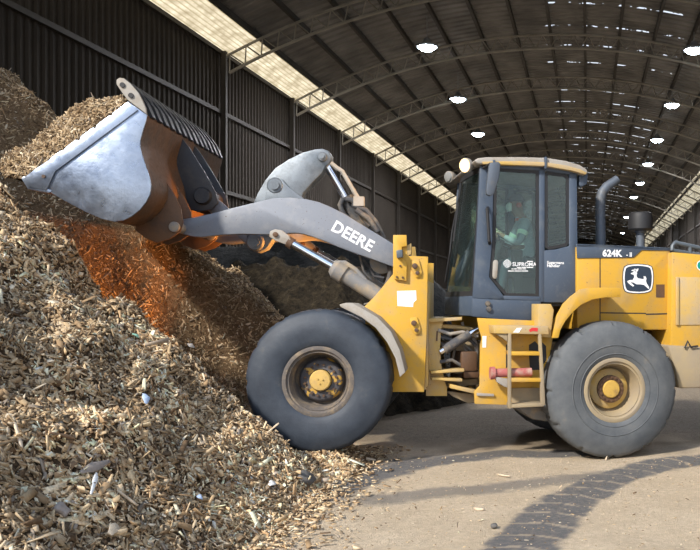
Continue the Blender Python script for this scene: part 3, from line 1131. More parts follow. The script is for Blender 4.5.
# rear yoke of the front frame, behind the tower
YK = -0.62
yoke = FF.P(YK, [(425, 320), (444, 319), (441, 330), (440, 350), (441.5, 366), (445, 383), (447, 388), (447, 396), (426, 396)])
for ya, yb in ((YK, YK + 0.05), (-YK - 0.05, -YK)):
    mb = MB(); mb.prism(yoke, ya, yb); mb.build('yoke_plate', 'yellow_dusty', fp, FF, bevel=0.005)
mb = MB()
a = FF.P(YK, [(426, 319), (462, 317), (462, 320), (426, 322.5)]); mb.prism(a, YK - 0.05, -YK)
mb.build('yoke_top', 'yellow_dusty', fp, FF, bevel=0.005)
a = FF.P(YK - 0.01, [(436.5, 331), (438, 331), (437.5, 341), (436, 341)])
mb = MB(); mb.prism(a, YK - 0.012, YK - 0.001); mb.build('yoke_slot', 'rust', fp, FF)

# ---- front fenders
for sy in (-1, 1):
    outer = FF.P(-1.27, [(339.5, 304.5), (346, 302.8), (353, 303.3), (363, 308.5), (378, 317.5), (391, 331), (400, 350), (405.5, 372)])
    inner = FF.P(-1.27, [(400, 377), (395.5, 358), (387, 342), (376, 328), (362, 317.5), (353, 313), (341, 307)])
    mb = MB()
    ya, yb = sorted((sy * 1.29, sy * 1.22))
    mb.prism(outer + inner, ya, yb)
    yc, yd = sorted((sy * 1.23, sy * 0.80))
    mb.ribbon(outer, -0.02, yc, yd)
    mb.build('fender', 'pale_steel', LO, FF, bevel=0.008, label='dust-greyed curved front fender' if sy < 0 else None)

# ---- boom arms
YB = -0.64
arm = FF.P(YB, [(181.5, 219.5), (195, 217), (209, 214), (230, 208.5), (252, 203), (273.6, 198), (290, 197.3), (306, 199), (319, 202), (331, 207), (344, 213.5), (356, 221),
                (374, 232), (392, 243), (412, 256), (412, 274), (392, 266.5), (370, 258.5), (354, 253), (338, 247), (325, 241.5), (313, 237), (303, 234), (295, 233), (286, 233.4), (277, 234.6), (259, 234.4),
                (240, 234), (220, 235), (202, 237.2), (192, 236.5), (181, 233.6)])
bm_ = MB(); bm_.prism(arm, YB, YB + 0.10)
ba = bm_.build('boom_arm', 'boom', LO, FF, bevel=0.012)
bm_ = MB(); bm_.prism(arm, -YB - 0.10, -YB)
ba2 = bm_.build('boom_arm', 'boom', LO, FF, bevel=0.012)
x, z = FF.px(298, 214, YB)
mb = MB(); mb.box(x - 0.22, x + 0.30, YB + 0.10, -YB - 0.10, z - 0.10, z + 0.12); mb.build('boom_cross_tube', 'boom', LO, FF, bevel=0.03)
# DEERE lettering, set along the arm
(x0, z0), (x1, z1) = FF.P(YB - 0.003, [(330.3, 229.6), (372.5, 253.2)])
ang = math.atan2(z1 - z0, x1 - x0)
mb = text_mb('DEERE', 0.178, FF, YB - 0.004, (x0, z0), ang, bold=0.005, sx=0.97)
mb.build('lettering', 'white', ba, FF, smooth=0, label='white DEERE lettering')

# ---- bell crank on the centre line
YC = -0.10
crank = FF.P(YC, [(252, 206), (257, 194), (265, 180), (275, 168), (288, 159.5), (302, 152.5), (315, 149), (322, 148.4), (328, 150.5), (331, 155), (331, 160), (329, 164), (325, 167), (322, 173),
                  (313, 182), (303, 193), (301, 205), (292, 222), (272, 240), (266, 249), (257, 253), (249, 249), (246, 241), (248, 226)])
mb = MB(); mb.prism(crank, YC, -YC)
cr = mb.build('bell_crank', 'steel', LO, FF, bevel=0.018)
mb = MB()
for (a, b, r) in ((275, 185.5, 0.095), (322, 156.5, 0.055), (255, 242, 0.10)):
    mb = MB()
    x, z = FF.px(a, b, YC - 0.05)
    mb.lathe((x, z), [(r, YC + 0.02), (r, YC - 0.05), (r * 0.85, YC - 0.065), (0.55 * r, YC - 0.065), (0.55 * r, YC - 0.09), (0.0, YC - 0.09)], 32)
    mb.build('pivot_pin', 'steel', cr, FF, smooth=25)
sup = FF.P(YC - 0.05, [(264, 210), (266, 193), (270, 186), (279, 178.5), (282, 179), (289, 187), (297, 193.5), (306, 200), (306, 214)])
for ya, yb in ((YC - 0.055, YC - 0.012), (-YC + 0.012, -YC + 0.055)):
    mb = MB(); mb.prism(sup, ya, yb); mb.build('crank_support', 'steel', ba, FF, bevel=0.008)
# ---- tilt cylinder, rod up to the bell crank
(ax, az), (bx, bz), (cx_, cz_), (dx_, dz_) = FF.P(0, [(322, 156.5), (346, 198), (350, 205), (396, 288)])
mb = MB(); mb.tube([(bx, 0, bz), (cx_, 0, cz_), (dx_, 0, dz_)], [0.105, 0.085, 0.085], 20)
tc_ = mb.build('tilt_cylinder', 'hose', LO, FF)
mb = MB(); mb.tube([(ax, 0, az), (bx, 0, bz)], 0.048, 18); mb.build('piston_rod', 'chrome', tc_, FF)
(ax, az), (bx, bz), (cx_, cz_), (dx_, dz_) = FF.P(-0.14, [(331, 163), (337, 168), (342, 171), (358, 198)])
mb = MB(); mb.tube([(ax, -0.14, az), (bx, -0.14, bz), (cx_, -0.14, cz_), (dx_, -0.14, dz_)], 0.026, 10)
x, z = FF.px(360, 202, -0.14); mb.box(x - 0.07, x + 0.05, -0.19, -0.09, z - 0.05, z + 0.06)
mb.build('guide_bar', 'pale_steel', tc_, FF)
hs = [[(343, 199), (340, 205), (343, 214), (352, 222), (362, 232)], [(352, 205), (366, 210), (376, 222), (383, 236), (386, 246)], [(356, 210), (368, 218), (378, 232)], [(346, 199), (352, 200), (358, 206), (362, 216), (370, 226)]]
for i, hpx in enumerate(hs):
    yy = (-0.10, -0.16, -0.22, -0.13)[i]
    pts = [(p[0], yy, p[1]) for p in FF.P(yy, hpx)]
    mb = MB(); mb.tube(pts, 0.032 if i != 1 else 0.028, 10); mb.build('hydraulic_hose', 'hose', tc_, FF)
# ---- lift cylinders (near one in full view)
for sy in (-1, 1):
    yl = -0.78
    (ax, az), (bx, bz), (cx_, cz_), (dx_, dz_) = FF.P(yl, [(280, 236), (290, 242.5), (332, 266.5), (385, 300)])
    Y_ = yl if sy < 0 else -yl
    d = Vector((dx_ - cx_, dz_ - cz_)).normalized()
    e1 = (cx_ + d.x * 0.05, cz_ + d.y * 0.05); e2 = (cx_ + d.x * 0.16, cz_ + d.y * 0.16)
    mb = MB()
    mb.tube([(cx_, Y_, cz_), (e1[0], Y_, e1[1]), (e1[0] + d.x * .002, Y_, e1[1] + d.y * .002), (e2[0], Y_, e2[1]), (e2[0] + d.x * .002, Y_, e2[1] + d.y * .002), (dx_, Y_, dz_)], [0.07, 0.105, 0.11, 0.11, 0.09, 0.09], 24)
    lc = mb.build('lift_cylinder', 'cyl', LO, FF)
    mb = MB(); mb.tube([(bx, Y_, bz), (cx_, Y_, cz_)], 0.046, 18); mb.build('piston_rod', 'chrome', lc, FF)
    eye = FF.P(yl, [(270, 237), (271, 231.5), (276, 229.5), (282, 230.5), (289, 235.5), (292, 240), (289, 245.5), (284, 244), (276, 241)])
    mb = MB(); mb.prism(eye, Y_ - 0.055, Y_ + 0.055); mb.build('rod_eye', 'pale_steel', lc, FF, bevel=0.012)
    x, z = FF.px(275.5, 234.5, yl - 0.06)
    mb = MB(); mb.bolt(x, Y_ - 0.08, Y_ + 0.16 if sy < 0 else Y_ + 0.08, z, 0.028, 14); mb.build('eye_pin', 'rust', lc, FF, bevel=0.004)
    x, z = FF.px(288, 241.5, yl); mb = MB(); mb.tube([(x, Y_, z), (x + d.x * 0.06, Y_, z + d.y * 0.06)], 0.062, 16); mb.build('rod_collar', 'rust', lc, FF)
    if sy < 0:
        pts = [(p[0], yl - 0.02, p[1]) for p in FF.P(yl, [(335, 263), (345, 263), (356, 270), (366, 281)])]
        mb = MB(); mb.tube(pts, 0.028, 10); mb.build('feed_pipe', 'cyl', lc, FF)
# loose hoses between the boom and the tower
for i, hpx in enumerate([[(358, 247), (361, 262), (364, 272), (372, 280)], [(364, 250), (362, 258), (368, 266), (380, 270), (388, 262)], [(374, 258), (370, 268), (374, 276), (384, 278)], [(389, 262), (391, 272), (389, 280), (386, 288)]]):
    yy = (-0.45, -0.35, -0.40, -0.5)[i]
    mb = MB(); mb.tube([(p[0], yy, p[1]) for p in FF.P(yy, hpx)], (0.014, 0.016, 0.016, 0.035)[i], 8)
    mb.build('hose', 'hose', LO, FF)
x, z = FF.px(383, 262, -0.30)
mb = MB(); mb.lathe((x, z), [(0.14, -0.42), (0.14, -0.20), (0.0, -0.20)], 24); mb.lathe((x, z), [(0.0, -0.42), (0.14, -0.42)], 24)
mb.build('valve_drum', 'cyl', LO, FF)

# ---- bucket
M['black_steel'] = paint('dark_link_steel', (0.022, 0.024, 0.030), (0.06, 0.055, 0.05), 0.4, 0.45, metal=0.2, scale=4)
YN, YF = -1.34, 1.34
T_ = (22.4, 179.2)
side_px = [T_, (29, 187.6), (47, 190.5), (66, 201.5), (86, 212), (101, 218.5), (114, 221.6), (123, 220.5), (131, 216.5), (139.5, 210), (146, 202), (150, 194), (151, 186), (149.5, 177), (146, 167), (142, 155), (140, 147),
           (140.3, 140), (143, 130), (146, 121), (147, 115), (140, 110), (128, 101.5), (113.5, 112.2), (112.3, 115.6), (109.5, 115.2), (97.5, 124), (96, 128.4), (92.5, 127.7), (81.5, 135.8), (80, 140.6), (76, 139.7), (67.5, 146), (64.5, 149.4), (60.5, 150.8), (52.5, 156.6), (50.3, 159), (36.5, 168.6)]
side = FF.P(YN, side_px)
mb = MB(); mb.prism(side, YN, YN + 0.03)
bk = mb.build('bucket', 'bucket_steel', LO, FF, bevel=0.004)
mb = MB(); mb.prism(side, YF - 0.03, YF); mb.build('side_plate', 'rust', bk, FF, bevel=0.004)
shell_px = [(22.4, 179.2), (29, 187.6), (47, 190.5), (66, 201.5), (86, 212), (101, 218.5), (114, 221.6), (123, 220.5), (131, 216.5), (139.5, 210), (146, 202), (150, 194), (151, 186), (149.5, 177), (146, 167), (142, 155), (140, 147),
            (140.3, 140), (143, 130), (146, 121), (147, 115)]
sh = FF.P(YN, shell_px)
mb = MB(); mb.ribbon(sh, 0.028, YN + 0.012, YF - 0.012)
mb.build('bucket_shell', 'rust', bk, FF, smooth=50)
# raised wear strip along the mouth, with ragged notches
strip = FF.P(YN - 0.01, [(22.6, 179.0), (29.0, 187.2), (46.8, 190.2), (55.5, 171.5), (138.3, 110), (128.5, 102), (113, 113), (112, 116), (109, 116.2), (97, 125), (95.5, 129), (92, 128.6), (81, 136.5), (79.5, 141.5), (75.5, 140.4),
                         (67, 146.5), (64, 150), (60, 151.5), (52, 157), (50, 159.6), (36, 169)])
mb = MB(); mb.prism(strip, YN - 0.02, YN - 0.001); mb.build('wear_strip', 'bucket_steel', bk, FF, bevel=0.005)
edge = FF.P(YN, [(21.5, 178.5), (24, 176), (52, 191), (49, 193.2), (28, 189)])
mb = MB(); mb.prism(edge, YN - 0.005, YF); mb.build('cutting_edge', 'bucket_steel', bk, FF, bevel=0.004)
for a in ((44, 176.5),):
    x, z = FF.px(*a, YN - 0.02); mb = MB(); mb.bolt(x, YN - 0.035, YN - 0.018, z, 0.018, 10); mb.build('edge_bolt', 'rust', bk, FF)
# spill guard: bent sheet with ribs over the back of the mouth, and its near end plate
sg = FF.P(YN, [(146.5, 117), (141, 104), (134, 94), (126, 85), (119, 79.5)])
mb = MB(); mb.ribbon(sg, 0.02, YN + 0.02, YF - 0.02)
gd = mb.build('spill_guard', 'grate', bk, FF, smooth=50)
for i in range(13):
    mb = MB()
    y = YN + 0.12 + (YF - YN - 0.24) * i / 12
    mb.ribbon([(p[0] + 0.008, p[1] + 0.005) for p in sg], -0.03, y - 0.05, y + 0.05)
    mb.build('guard_rib', 'grate', bk, FF, smooth=50)
ep = FF.P(YN, [(147, 114.5), (140.5, 109.5), (133, 104), (128, 100), (122, 92), (117, 84.5), (117, 80), (120, 78), (124, 78.5), (131, 84), (138.5, 92.5), (142.5, 100), (146, 108)])
mb = MB(); mb.prism(ep, YN - 0.015, YN + 0.02); mb.build('guard_end_plate', 'pale_steel', bk, FF, bevel=0.005)
for a in ((122.5, 85), (131, 95.5)):
    mb = MB(); x, z = FF.px(*a, YN - 0.02); mb.bolt(x, YN - 0.03, YN - 0.01, z, 0.026, 12)
    mb.build('end_plate_bolt', 'black', bk, FF)
# mounting ears on the bucket's back
ear_px = [(150, 172), (158, 174), (168, 183), (176, 196), (182, 209), (184, 222), (181, 232), (171, 239), (158, 243), (146, 238), (136, 230), (138, 222), (150, 210), (156, 192)]
for i, (ya, yb) in enumerate(((-0.84, -0.80), (-0.50, -0.46), (0.46, 0.50), (0.80, 0.84))):
    ear = FF.P(-0.80, ear_px)
    mb = MB(); mb.prism(ear, ya, yb); mb.build('bucket_ear', 'rust', bk, FF, bevel=0.008)
x, z = FF.px(175, 227, -0.84)
for sy in (-1, 1):
    mb = MB(); mb.tube([(x, sy * 0.88, z), (x, sy * 0.44, z)], 0.055, 20)
    mb.build('ear_pin', 'cyl', bk, FF, bevel=0.005)
# centre mast plates that take the bucket link
cm = FF.P(-0.2, [(166, 126), (176, 130), (190, 148), (205, 172), (216, 192), (219, 203), (212, 210), (198, 212), (180, 206), (168, 192)])
for ya, yb in ((-0.24, -0.19), (0.19, 0.24)):
    mb = MB(); mb.prism(cm, ya, yb); mb.build('link_plate', 'black_steel', bk, FF, bevel=0.008)
x, z = FF.px(203, 196, -0.25)
mb = MB(); mb.lathe((x, z), [(0.0, -0.30), (0.085, -0.30), (0.10, -0.27), (0.10, 0.27), (0.085, 0.30), (0, 0.30)], 28); mb.build('link_pin', 'black_steel', bk, FF)
# bucket link from the lower end of the bell crank
(ax, az), (bx, bz) = FF.P(-0.05, [(255, 242), (205, 198)])
d = Vector((bx - ax, bz - az)); nrm = Vector((-d.y, d.x)).normalized() * 0.085
mb = MB(); mb.prism([(ax + nrm.x, az + nrm.y), (bx + nrm.x, bz + nrm.y), (bx - nrm.x, bz - nrm.y), (ax - nrm.x, az - nrm.y)], -0.075, 0.075)
mb.build('bucket_link', 'boom', LO, FF, bevel=0.02)

# ---- articulation joint: hinge plates, pivot, steering cylinder, hoses
mb = MB()
a = RF.P(-0.35, [(442, 342), (476, 341), (478, 346), (478, 352), (442, 349)]); mb.prism(a, -0.45, 0.45)
jt = mb.build('hinge_frame', 'dusty', LO, RF, bevel=0.006)
mb = MB(); a = RF.P(-0.35, [(440, 381), (482, 377), (482, 383), (440, 388)]); mb.prism(a, -0.45, 0.45); mb.build('hinge_lower_plate', 'dusty', jt, RF, bevel=0.006)
x, z = RF.px(461, 350, -0.2)
mb = MB(); mb.lathez((x, -0.1), [(0.0, 0.62), (0.11, 0.62), (0.11, 1.35), (0.0, 1.35)], 24); mb.build('pivot_post', 'rust', jt, RF)
st = [((440, 352), (478, 329), 0.034, 'chrome'), ((444, 350), (470, 334), 0.055, 'hose')]
for a, b, r, m in st:
    (ax, az), (bx, bz) = RF.P(-0.62, [a, b]); mb = MB(); mb.tube([(ax, -0.62, az), (bx, -0.62, bz)], r, 16); mb.build('steering_cylinder', m, jt, RF)
x, z = RF.px(468, 360, -0.58); mb = MB(); mb.box(x - 0.09, x + 0.09, -0.66, -0.48, z - 0.12, z + 0.10); mb.box(x - 0.06, x + 0.12, -0.64, -0.50, z - 0.2, z - 0.12); mb.build('valve_block', 'rust', jt, RF, bevel=0.012)
hoses = [([(438, 330), (450, 334), (462, 332), (478, 336)], 0.024, 'pale_steel'), ([(437, 336), (452, 340), (466, 336), (476, 346)], 0.024, 'hose'), ([(440, 326), (455, 327), (470, 329), (478, 333)], 0.03, 'yellow_dusty'),
         ([(437, 342), (448, 346), (460, 341), (473, 352)], 0.022, 'cyl'), ([(462, 322), (464, 332), (463, 344), (468, 354)], 0.024, 'pale_steel'), ([(440, 362), (452, 360), (462, 366), (476, 368)], 0.024, 'hose'),
         ([(442, 370), (456, 372), (468, 371), (478, 374)], 0.022, 'cyl'), ([(474, 338), (477, 350), (475, 362), (472, 372)], 0.03, 'pale_steel'), ([(446, 321), (449, 334), (455, 348), (452, 362)], 0.02, 'hose')]
for i, (hpx, r, m) in enumerate(hoses):
    yy = -0.60 + 0.04 * (i % 5)
    mb = MB(); mb.tube([(p[0], yy, p[1]) for p in RF.P(yy, hpx)], r * 0.85, 10); mb.build('hydraulic_hose', m, jt, RF)
for a in ([(431, 371.0), (464, 368.5), (464, 371.5), (431, 373.5)], [(432, 377.5), (462, 378.5), (462, 381.5), (432, 380)], [(450, 384), (476, 390), (476, 394), (450, 388)]):
    q = RF.P(-0.7, a); mb = MB(); mb.prism(q, -0.72, -0.5); mb.build('lock_bar', 'yellow_dusty', jt, RF, bevel=0.004)
q = RF.P(-0.5, [(447, 391), (476, 394), (476, 401), (468, 403), (452, 396)]); mb = MB(); mb.prism(q, -0.55, 0.45); mb.build('belly_plate', 'dusty', jt, RF, bevel=0.006)

# ---- rear frame and platform under the cab
YS = -0.95
body = RF.P(YS, [(477.5, 318), (541, 321), (553, 338), (549, 360), (549, 406), (475, 404), (474.5, 392), (480, 386), (480.5, 346), (482, 338), (479, 328)])
mb = MB(); mb.prism(body, YS, YS + 0.05)
rf = mb.build('rear_frame', 'yellow', LO, RF, bevel=0.006)
mb = MB(); mb.prism(body, -YS - 0.05, -YS); mb.build('side_panel', 'yellow', rf, RF, bevel=0.006)
# flat black sheets painting the shade inside openings behind the ladder
for a in ([(506, 345), (509, 343), (509, 366), (506, 368)], [(529, 345), (535, 341), (539, 346), (540, 352), (540, 370), (530, 370), (529, 356)], [(542, 342), (546, 346), (546.5, 360), (542, 366)]):
    q = RF.P(YS - 0.002, a); mb = MB(); mb.prism(q, YS - 0.003, YS - 0.0005); mb.build('hole_shade', 'black', rf, RF, smooth=0)
q = RF.P(YS - 0.03, [(477, 393), (494, 394), (494, 396.5), (477, 395.8)]); mb = MB(); mb.prism(q, YS - 0.03, YS - 0.001); mb.build('grab_slot', 'pale_steel', rf, RF, bevel=0.004)
q = RF.P(YS - 0.003, [(482.5, 336), (486.5, 336), (486, 347.5), (482.5, 347.5)]); mb = MB(); mb.prism(q, YS - 0.003, YS - 0.0008); mb.build('small_sticker', 'white', rf, RF, smooth=0)
x0, _ = RF.px(480, 400, YS); x1, _ = RF.px(549, 400, YS)
x2, _ = RF.px(700, 400, -0.8)
mb = MB(); mb.box(x0 + 0.05, x2 + 0.2, -0.45, 0.45, 0.72, 1.25); mb.build('chassis', 'dusty', LO, RF, bevel=0.01)
# top step plate with sticker
YP = -1.20
q = RF.P(YP, [(493, 325.5), (548, 326), (549, 334.5), (494, 333.5)]); mb = MB(); mb.prism(q, YP, YS - 0.001)
pt = mb.build('platform', 'yellow_dusty', LO, RF, bevel=0.006)
q = RF.P(YP - 0.002, [(513, 332.5), (517, 328), (522, 327.8), (519, 332.6)]); mb = MB(); mb.prism(q, YP - 0.003, YP - 0.0005); mb.build('sticker', 'white', pt, RF, smooth=0)
q = RF.P(YP - 0.002, [(529, 330), (532, 327.6), (538, 328), (537.5, 331.6), (533, 331), (530, 332)]); mb = MB(); mb.prism(q, YP - 0.003, YP - 0.0005); mb.build('sticker', 'red', pt, RF, smooth=0)
q = RF.P(YP, [(496, 334), (508, 334), (508, 342), (503, 338)]); mb = MB(); mb.prism(q, YP + 0.02, YP + 0.06); mb.build('gusset', 'dusty', pt, RF, bevel=0.004)
# ladder
ldr = None
for a in ([(508.3, 333), (511.5, 333), (511.5, 408.5), (508.3, 408.5)], [(538.5, 334), (541.5, 334), (543.5, 366), (545.5, 405), (541, 405), (540.5, 368)]):
    ld = MB(); ld.prism(RF.P(YP, a), YP, YP + 0.05); o_ = ld.build('ladder' if ldr is None else 'side_rail', 'dusty', LO if ldr is None else ldr, RF, bevel=0.006); ldr = ldr or o_
for a, m in (([(511, 351.5), (541, 352), (541, 355.5), (511, 355.5)], 'yellow'), ([(511, 378), (543, 378.5), (543, 382), (511, 382)], 'yellow'), ([(511, 404.5), (544, 403.5), (544, 406.5), (511, 408)], 'dusty')):
    mb = MB(); mb.prism(RF.P(YP, a), YP + 0.003, YP + 0.22); mb.build('step', m, ldr, RF, bevel=0.004)
(ax, az), (bx, bz) = RF.P(YP - 0.03, [(497, 374), (534, 373)])
mb = MB(); mb.tube([(ax, YP + 0.09, az), (bx, YP + 0.09, bz)], 0.048, 18); mb.tube([(ax - 0.05, YP + 0.09, az), (ax, YP + 0.09, az)], 0.07, 18)
mb.build('ladder_guard_bar', 'pinkred', ldr, RF)
q = RF.P(YP + 0.03, [(496, 377), (509, 379), (509, 388), (505, 387), (497, 382)]); mb = MB(); mb.prism(q, YP + 0.04, YP + 0.1); mb.build('ladder_bracket', 'pale_steel', ldr, RF, bevel=0.004)
q = RF.P(YS - 0.03, [(512, 388), (541, 388), (544, 404), (512, 405)]); mb = MB(); mb.prism(q, YS - 0.03, YS - 0.002); mb.build('kick_plate', 'dusty', rf, RF, bevel=0.004)
# belly pan and tank low between the axles
q = RF.P(-0.7, [(516, 406), (552, 406), (556, 420), (545, 421), (532, 419), (522, 412)]); mb = MB(); mb.prism(q, -0.75, 0.75); mb.build('fuel_tank', 'cyl', LO, RF, bevel=0.03)

# ---- rear fenders
for sy in (-1, 1):
    top = RF.P(-1.22, [(620, 288), (604, 287.6), (588, 288), (580, 289.5), (571, 296), (563, 304), (557, 315), (553.5, 331), (552, 338)])
    bot = RF.P(-1.22, [(558, 338), (560, 330), (565, 321), (572.5, 312), (581, 304.5), (592, 299.5), (604, 297.6), (620, 297)])
    ya, yb = sorted((sy * 1.24, sy * 1.19))
    mb = MB(); mb.prism(top + bot, ya, yb)
    yc, yd = sorted((sy * 1.20, sy * 0.80))
    mb.ribbon(bot, 0.02, yc, yd)
    fd = mb.build('fender', 'yellow', LO, RF, bevel=0.006)
    fl = RF.P(-1.22, [(540.5, 304), (553, 304), (556, 310), (553.5, 331), (553, 338), (540.5, 337)])
    ya, yb = sorted((sy * 1.14, sy * 0.82))
    mb = MB(); mb.prism(fl, ya, yb); mb.build('mud_flap', 'yellow_dusty', fd, RF, bevel=0.008)

# ---- hood and engine bay
YH = -0.86
hood_top = RF.P(YH, [(577, 244.3), (600, 245), (640, 246.8), (669.5, 248.2), (670.5, 250.5), (670, 330), (600, 330), (577, 330)])
mb = MB(); mb.prism(hood_top, YH, -YH); hd = mb.build('engine_hood', 'yellow', LO, RF, bevel=0.02)
cap = RF.P(YH - 0.004, [(576, 244), (600, 244.6), (640, 246.4), (669.5, 247.8), (671, 250.6), (641.5, 250.2), (633.5, 257.5), (577, 258.2)])
mb = MB(); mb.prism(cap, YH - 0.012, YH - 0.0005); mb.prism(cap[:4] + RF.P(YH, [(670, 250.2), (577, 247)]), YH - 0.012, -YH + 0.012)
mb.build('hood_band', 'blue', hd, RF, bevel=0.004)
for a in ([(599.6, 245), (600.6, 245), (600.6, 330), (599.6, 330)], [(600, 312.2), (646, 312.8), (646, 314.0), (600, 313.4)], [(646, 313.6), (669.5, 313), (669.5, 314.4), (646, 315)]):
    q = RF.P(YH - 0.002, a); mb = MB(); mb.prism(q, YH - 0.0015, YH - 0.0003); mb.build('panel_gap', 'black', hd, RF, smooth=0)
(x0, z0), (x1, z1) = RF.P(YH - 0.016, [(602.5, 256.2), (625.5, 256.6)])
mb = text_mb('624K', 0.108, RF, YH - 0.0145, (x0, z0), 0.0, bold=0.004, sx=1.0); mb.build('lettering', 'white', hd, RF, smooth=0, label='white 624K-II lettering')
x, z = RF.px(626.3, 256.6, YH - 0.016)
mb = text_mb('- II', 0.072, RF, YH - 0.0145, (x, z), 0.0, bold=0.002, sx=0.9); mb.build('lettering', 'white', hd, RF, smooth=0)
# badge with the leaping deer
OB = (610.0, 240.0); SB = 7.78
bd = lambda pts: [(OB[0] + a / SB, OB[1] + b / SB) for a, b in pts]
ring = [(112, 208), (135, 196), (175, 189), (215, 188), (260, 191), (300, 197), (322, 207), (331, 235), (336, 275), (335, 320), (330, 360), (322, 388), (305, 402), (270, 411), (225, 415), (180, 413), (140, 408), (118, 398), (107, 375), (101, 335), (99, 295), (102, 245)]
cxr = sum(p[0] for p in ring) / len(ring); cyr = sum(p[1] for p in ring) / len(ring)
sc_ = lambda f: [(cxr + (a - cxr) * f, cyr + (b - cyr) * f) for a, b in ring]
mb = MB(); mb.prism(RF.P(YH, bd(sc_(1.03))), YH - 0.004, YH - 0.0005); bg_ = mb.build('deer_badge', 'navy', hd, RF, smooth=0)
mb = MB(); mb.prism(RF.P(YH, bd(sc_(0.98))), YH - 0.006, YH - 0.0045); mb.build('badge_border', 'white', hd, RF, smooth=0)
mb = MB(); mb.prism(RF.P(YH, bd(sc_(0.89))), YH - 0.008, YH - 0.0065); mb.build('badge_field', 'navy', hd, RF, smooth=0)
deer = [(158, 262), (170, 268), (183, 270), (187, 288), (174, 311), (152, 312), (131, 320), (139, 335), (176, 363), (186, 356), (156, 329), (180, 331), (205, 345), (235, 345), (262, 350), (288, 372), (303, 384), (301, 365), (284, 340), (277, 318),
        (281, 300), (274, 283), (258, 284), (264, 300), (251, 305), (216, 298), (205, 285), (204, 268), (210, 257), (198, 248), (185, 250), (170, 253)]
mb = MB(); mb.prism(RF.P(YH, bd(deer)), YH - 0.0105, YH - 0.0085)
for st_ in ([(188, 250), (180, 240), (165, 237)], [(180, 240), (176, 229)], [(192, 250), (191, 224)], [(199, 249), (211, 240), (216, 222)], [(207, 243), (200, 226)]):
    pts = [(p[0], YH - 0.0095, p[1]) for p in RF.P(YH, bd(st_))]
    mb.tube(pts, 0.0055, 6)
mb.build('deer_emblem', 'white', hd, RF, smooth=0, label='white leaping deer emblem')
q = RF.P(YH, [(656, 284.5), (664.5, 284.5), (664.5, 297.5), (656, 297.5)]); mb = MB(); mb.prism(q, YH - 0.004, YH - 0.0005); mb.build('data_plate', 'rust', hd, RF, smooth=0)
# handrail on the hood edge, exhaust, pre-cleaner
zt = RF.px(605, 246, -0.35)[1]
sx_, _ = RF.px(600.5, 240, -0.35)
pts = [(sx_, -0.35, zt - 0.05)] + [(p[0], -0.35, p[1]) for p in RF.P(-0.35, [(600.5, 230), (600.3, 210), (600.5, 199), (602.5, 192), (607, 186.5), (613, 182.5), (617.5, 179)])]
mb = MB(); mb.tube(pts, [0.062, 0.062, 0.062, 0.062, 0.062, 0.060, 0.056, 0.052], 20, cap=False)
mb.build('exhaust_pipe', 'exhaust', LO, RF)
px_, _ = RF.px(640.5, 240, -0.2)
z = lambda b: RF.px(640.5, b, -0.2)[1]
r_ = (RF.px(652, 220, -0.2)[0] - RF.px(629, 220, -0.2)[0]) / 2
mb = MB(); mb.lathez((px_, -0.2), [(0.0, z(212)), (r_ * 0.8, z(212.4)), (r_ * 0.93, z(213.5)), (r_ * 0.96, z(216)), (r_, z(218)), (r_, z(229)), (r_ * 0.9, z(230.5)), (r_ * 0.5, z(231)), (0, z(231))], 36)
pc = mb.build('air_precleaner', 'black', LO, RF)
mb = MB(); mb.lathez((px_, -0.2), [(0.0, z(230)), (r_ * 0.48, z(230)), (r_ * 0.48, z(232.3)), (r_ * 0.36, z(233)), (r_ * 0.36, z(250)), (0, z(250))], 24); mb.build('intake_stem', 'exhaust', pc, RF)
# radiator housing, rail, counterweight
YR = -0.98
q = RF.P(YR, [(672, 252), (720, 258), (720, 348), (670.5, 347), (671.5, 300)])
x_end = q[0][0]
q = [(a, b) for a, b in q]
q[1] = (q[0][0] + 0.95, q[1][1]); q[2] = (q[0][0] + 0.95, q[2][1])
mb = MB(); mb.prism(q, YR, -YR); rh = mb.build('radiator_housing', 'yellow', LO, RF, bevel=0.02)
(ax, az), (bx, bz) = RF.P(YR - 0.02, [(676.5, 277), (679.5, 325)])
mb = MB(); mb.box(ax - 0.005, ax + 0.03, YR - 0.03, YR - 0.001, bz, az); mb.box(ax + 0.03, q[1][0] - 0.05, YR - 0.012, YR - 0.001, bz, az)
mb.build('grille_door', 'yellow_dusty', rh, RF, bevel=0.004)
rl = [(p[0], YR + 0.05, p[1]) for p in RF.P(YR + 0.05, [(672, 250.5), (672.5, 245.5), (675, 242.5), (700, 248), (725, 253)])]
mb = MB(); mb.tube(rl, 0.026, 10)
for a, b in (((690, 246), (690, 254)),):
    (ax, az), (bx, bz) = RF.P(YR + 0.05, [a, b]); mb.tube([(ax, YR + 0.05, az), (bx, YR + 0.05, bz)], 0.024, 8)
rl = [(p[0], YR + 0.05, p[1]) for p in RF.P(YR + 0.05, [(673, 250.5), (700, 254.5), (722, 258)])]
mb.tube(rl, 0.022, 10)
mb.build('top_rail', 'trim_grey', rh, RF)
cx_, cz_ = RF.px(701.5, 265.5, YR - 0.003)
mb = MB(); mb.lathe((cx_, cz_), [(0.0, YR - 0.003), (0.052, YR - 0.003)], 28); mb.build('round_sticker', 'teal', rh, RF, smooth=0)
mb = MB(); mb.lathe((cx_, cz_), [(0.052, YR - 0.003), (0.062, YR - 0.003)], 28); mb.build('round_sticker_rim', 'white', rh, RF, smooth=0)
YW = -1.10
q = RF.P(YW, [(668, 345.5), (700, 349), (700, 391), (679, 388.5), (676, 372)])
xe = q[0][0] + 1.0
q[1] = (xe, q[1][1] - 0.01); q[2] = (xe, q[2][1] + 0.02)
mb = MB(); mb.prism(q, YW, -YW); mb.build('counterweight', 'dusty', LO, RF, bevel=0.03)
mb = MB(); pts = [(p[0], YW - 0.02, p[1]) for p in RF.P(YW, [(684, 348), (687, 341), (690, 347), (697, 346)])]; mb.tube(pts, 0.012, 8); mb.build('latch_cable', 'black', rh, RF)
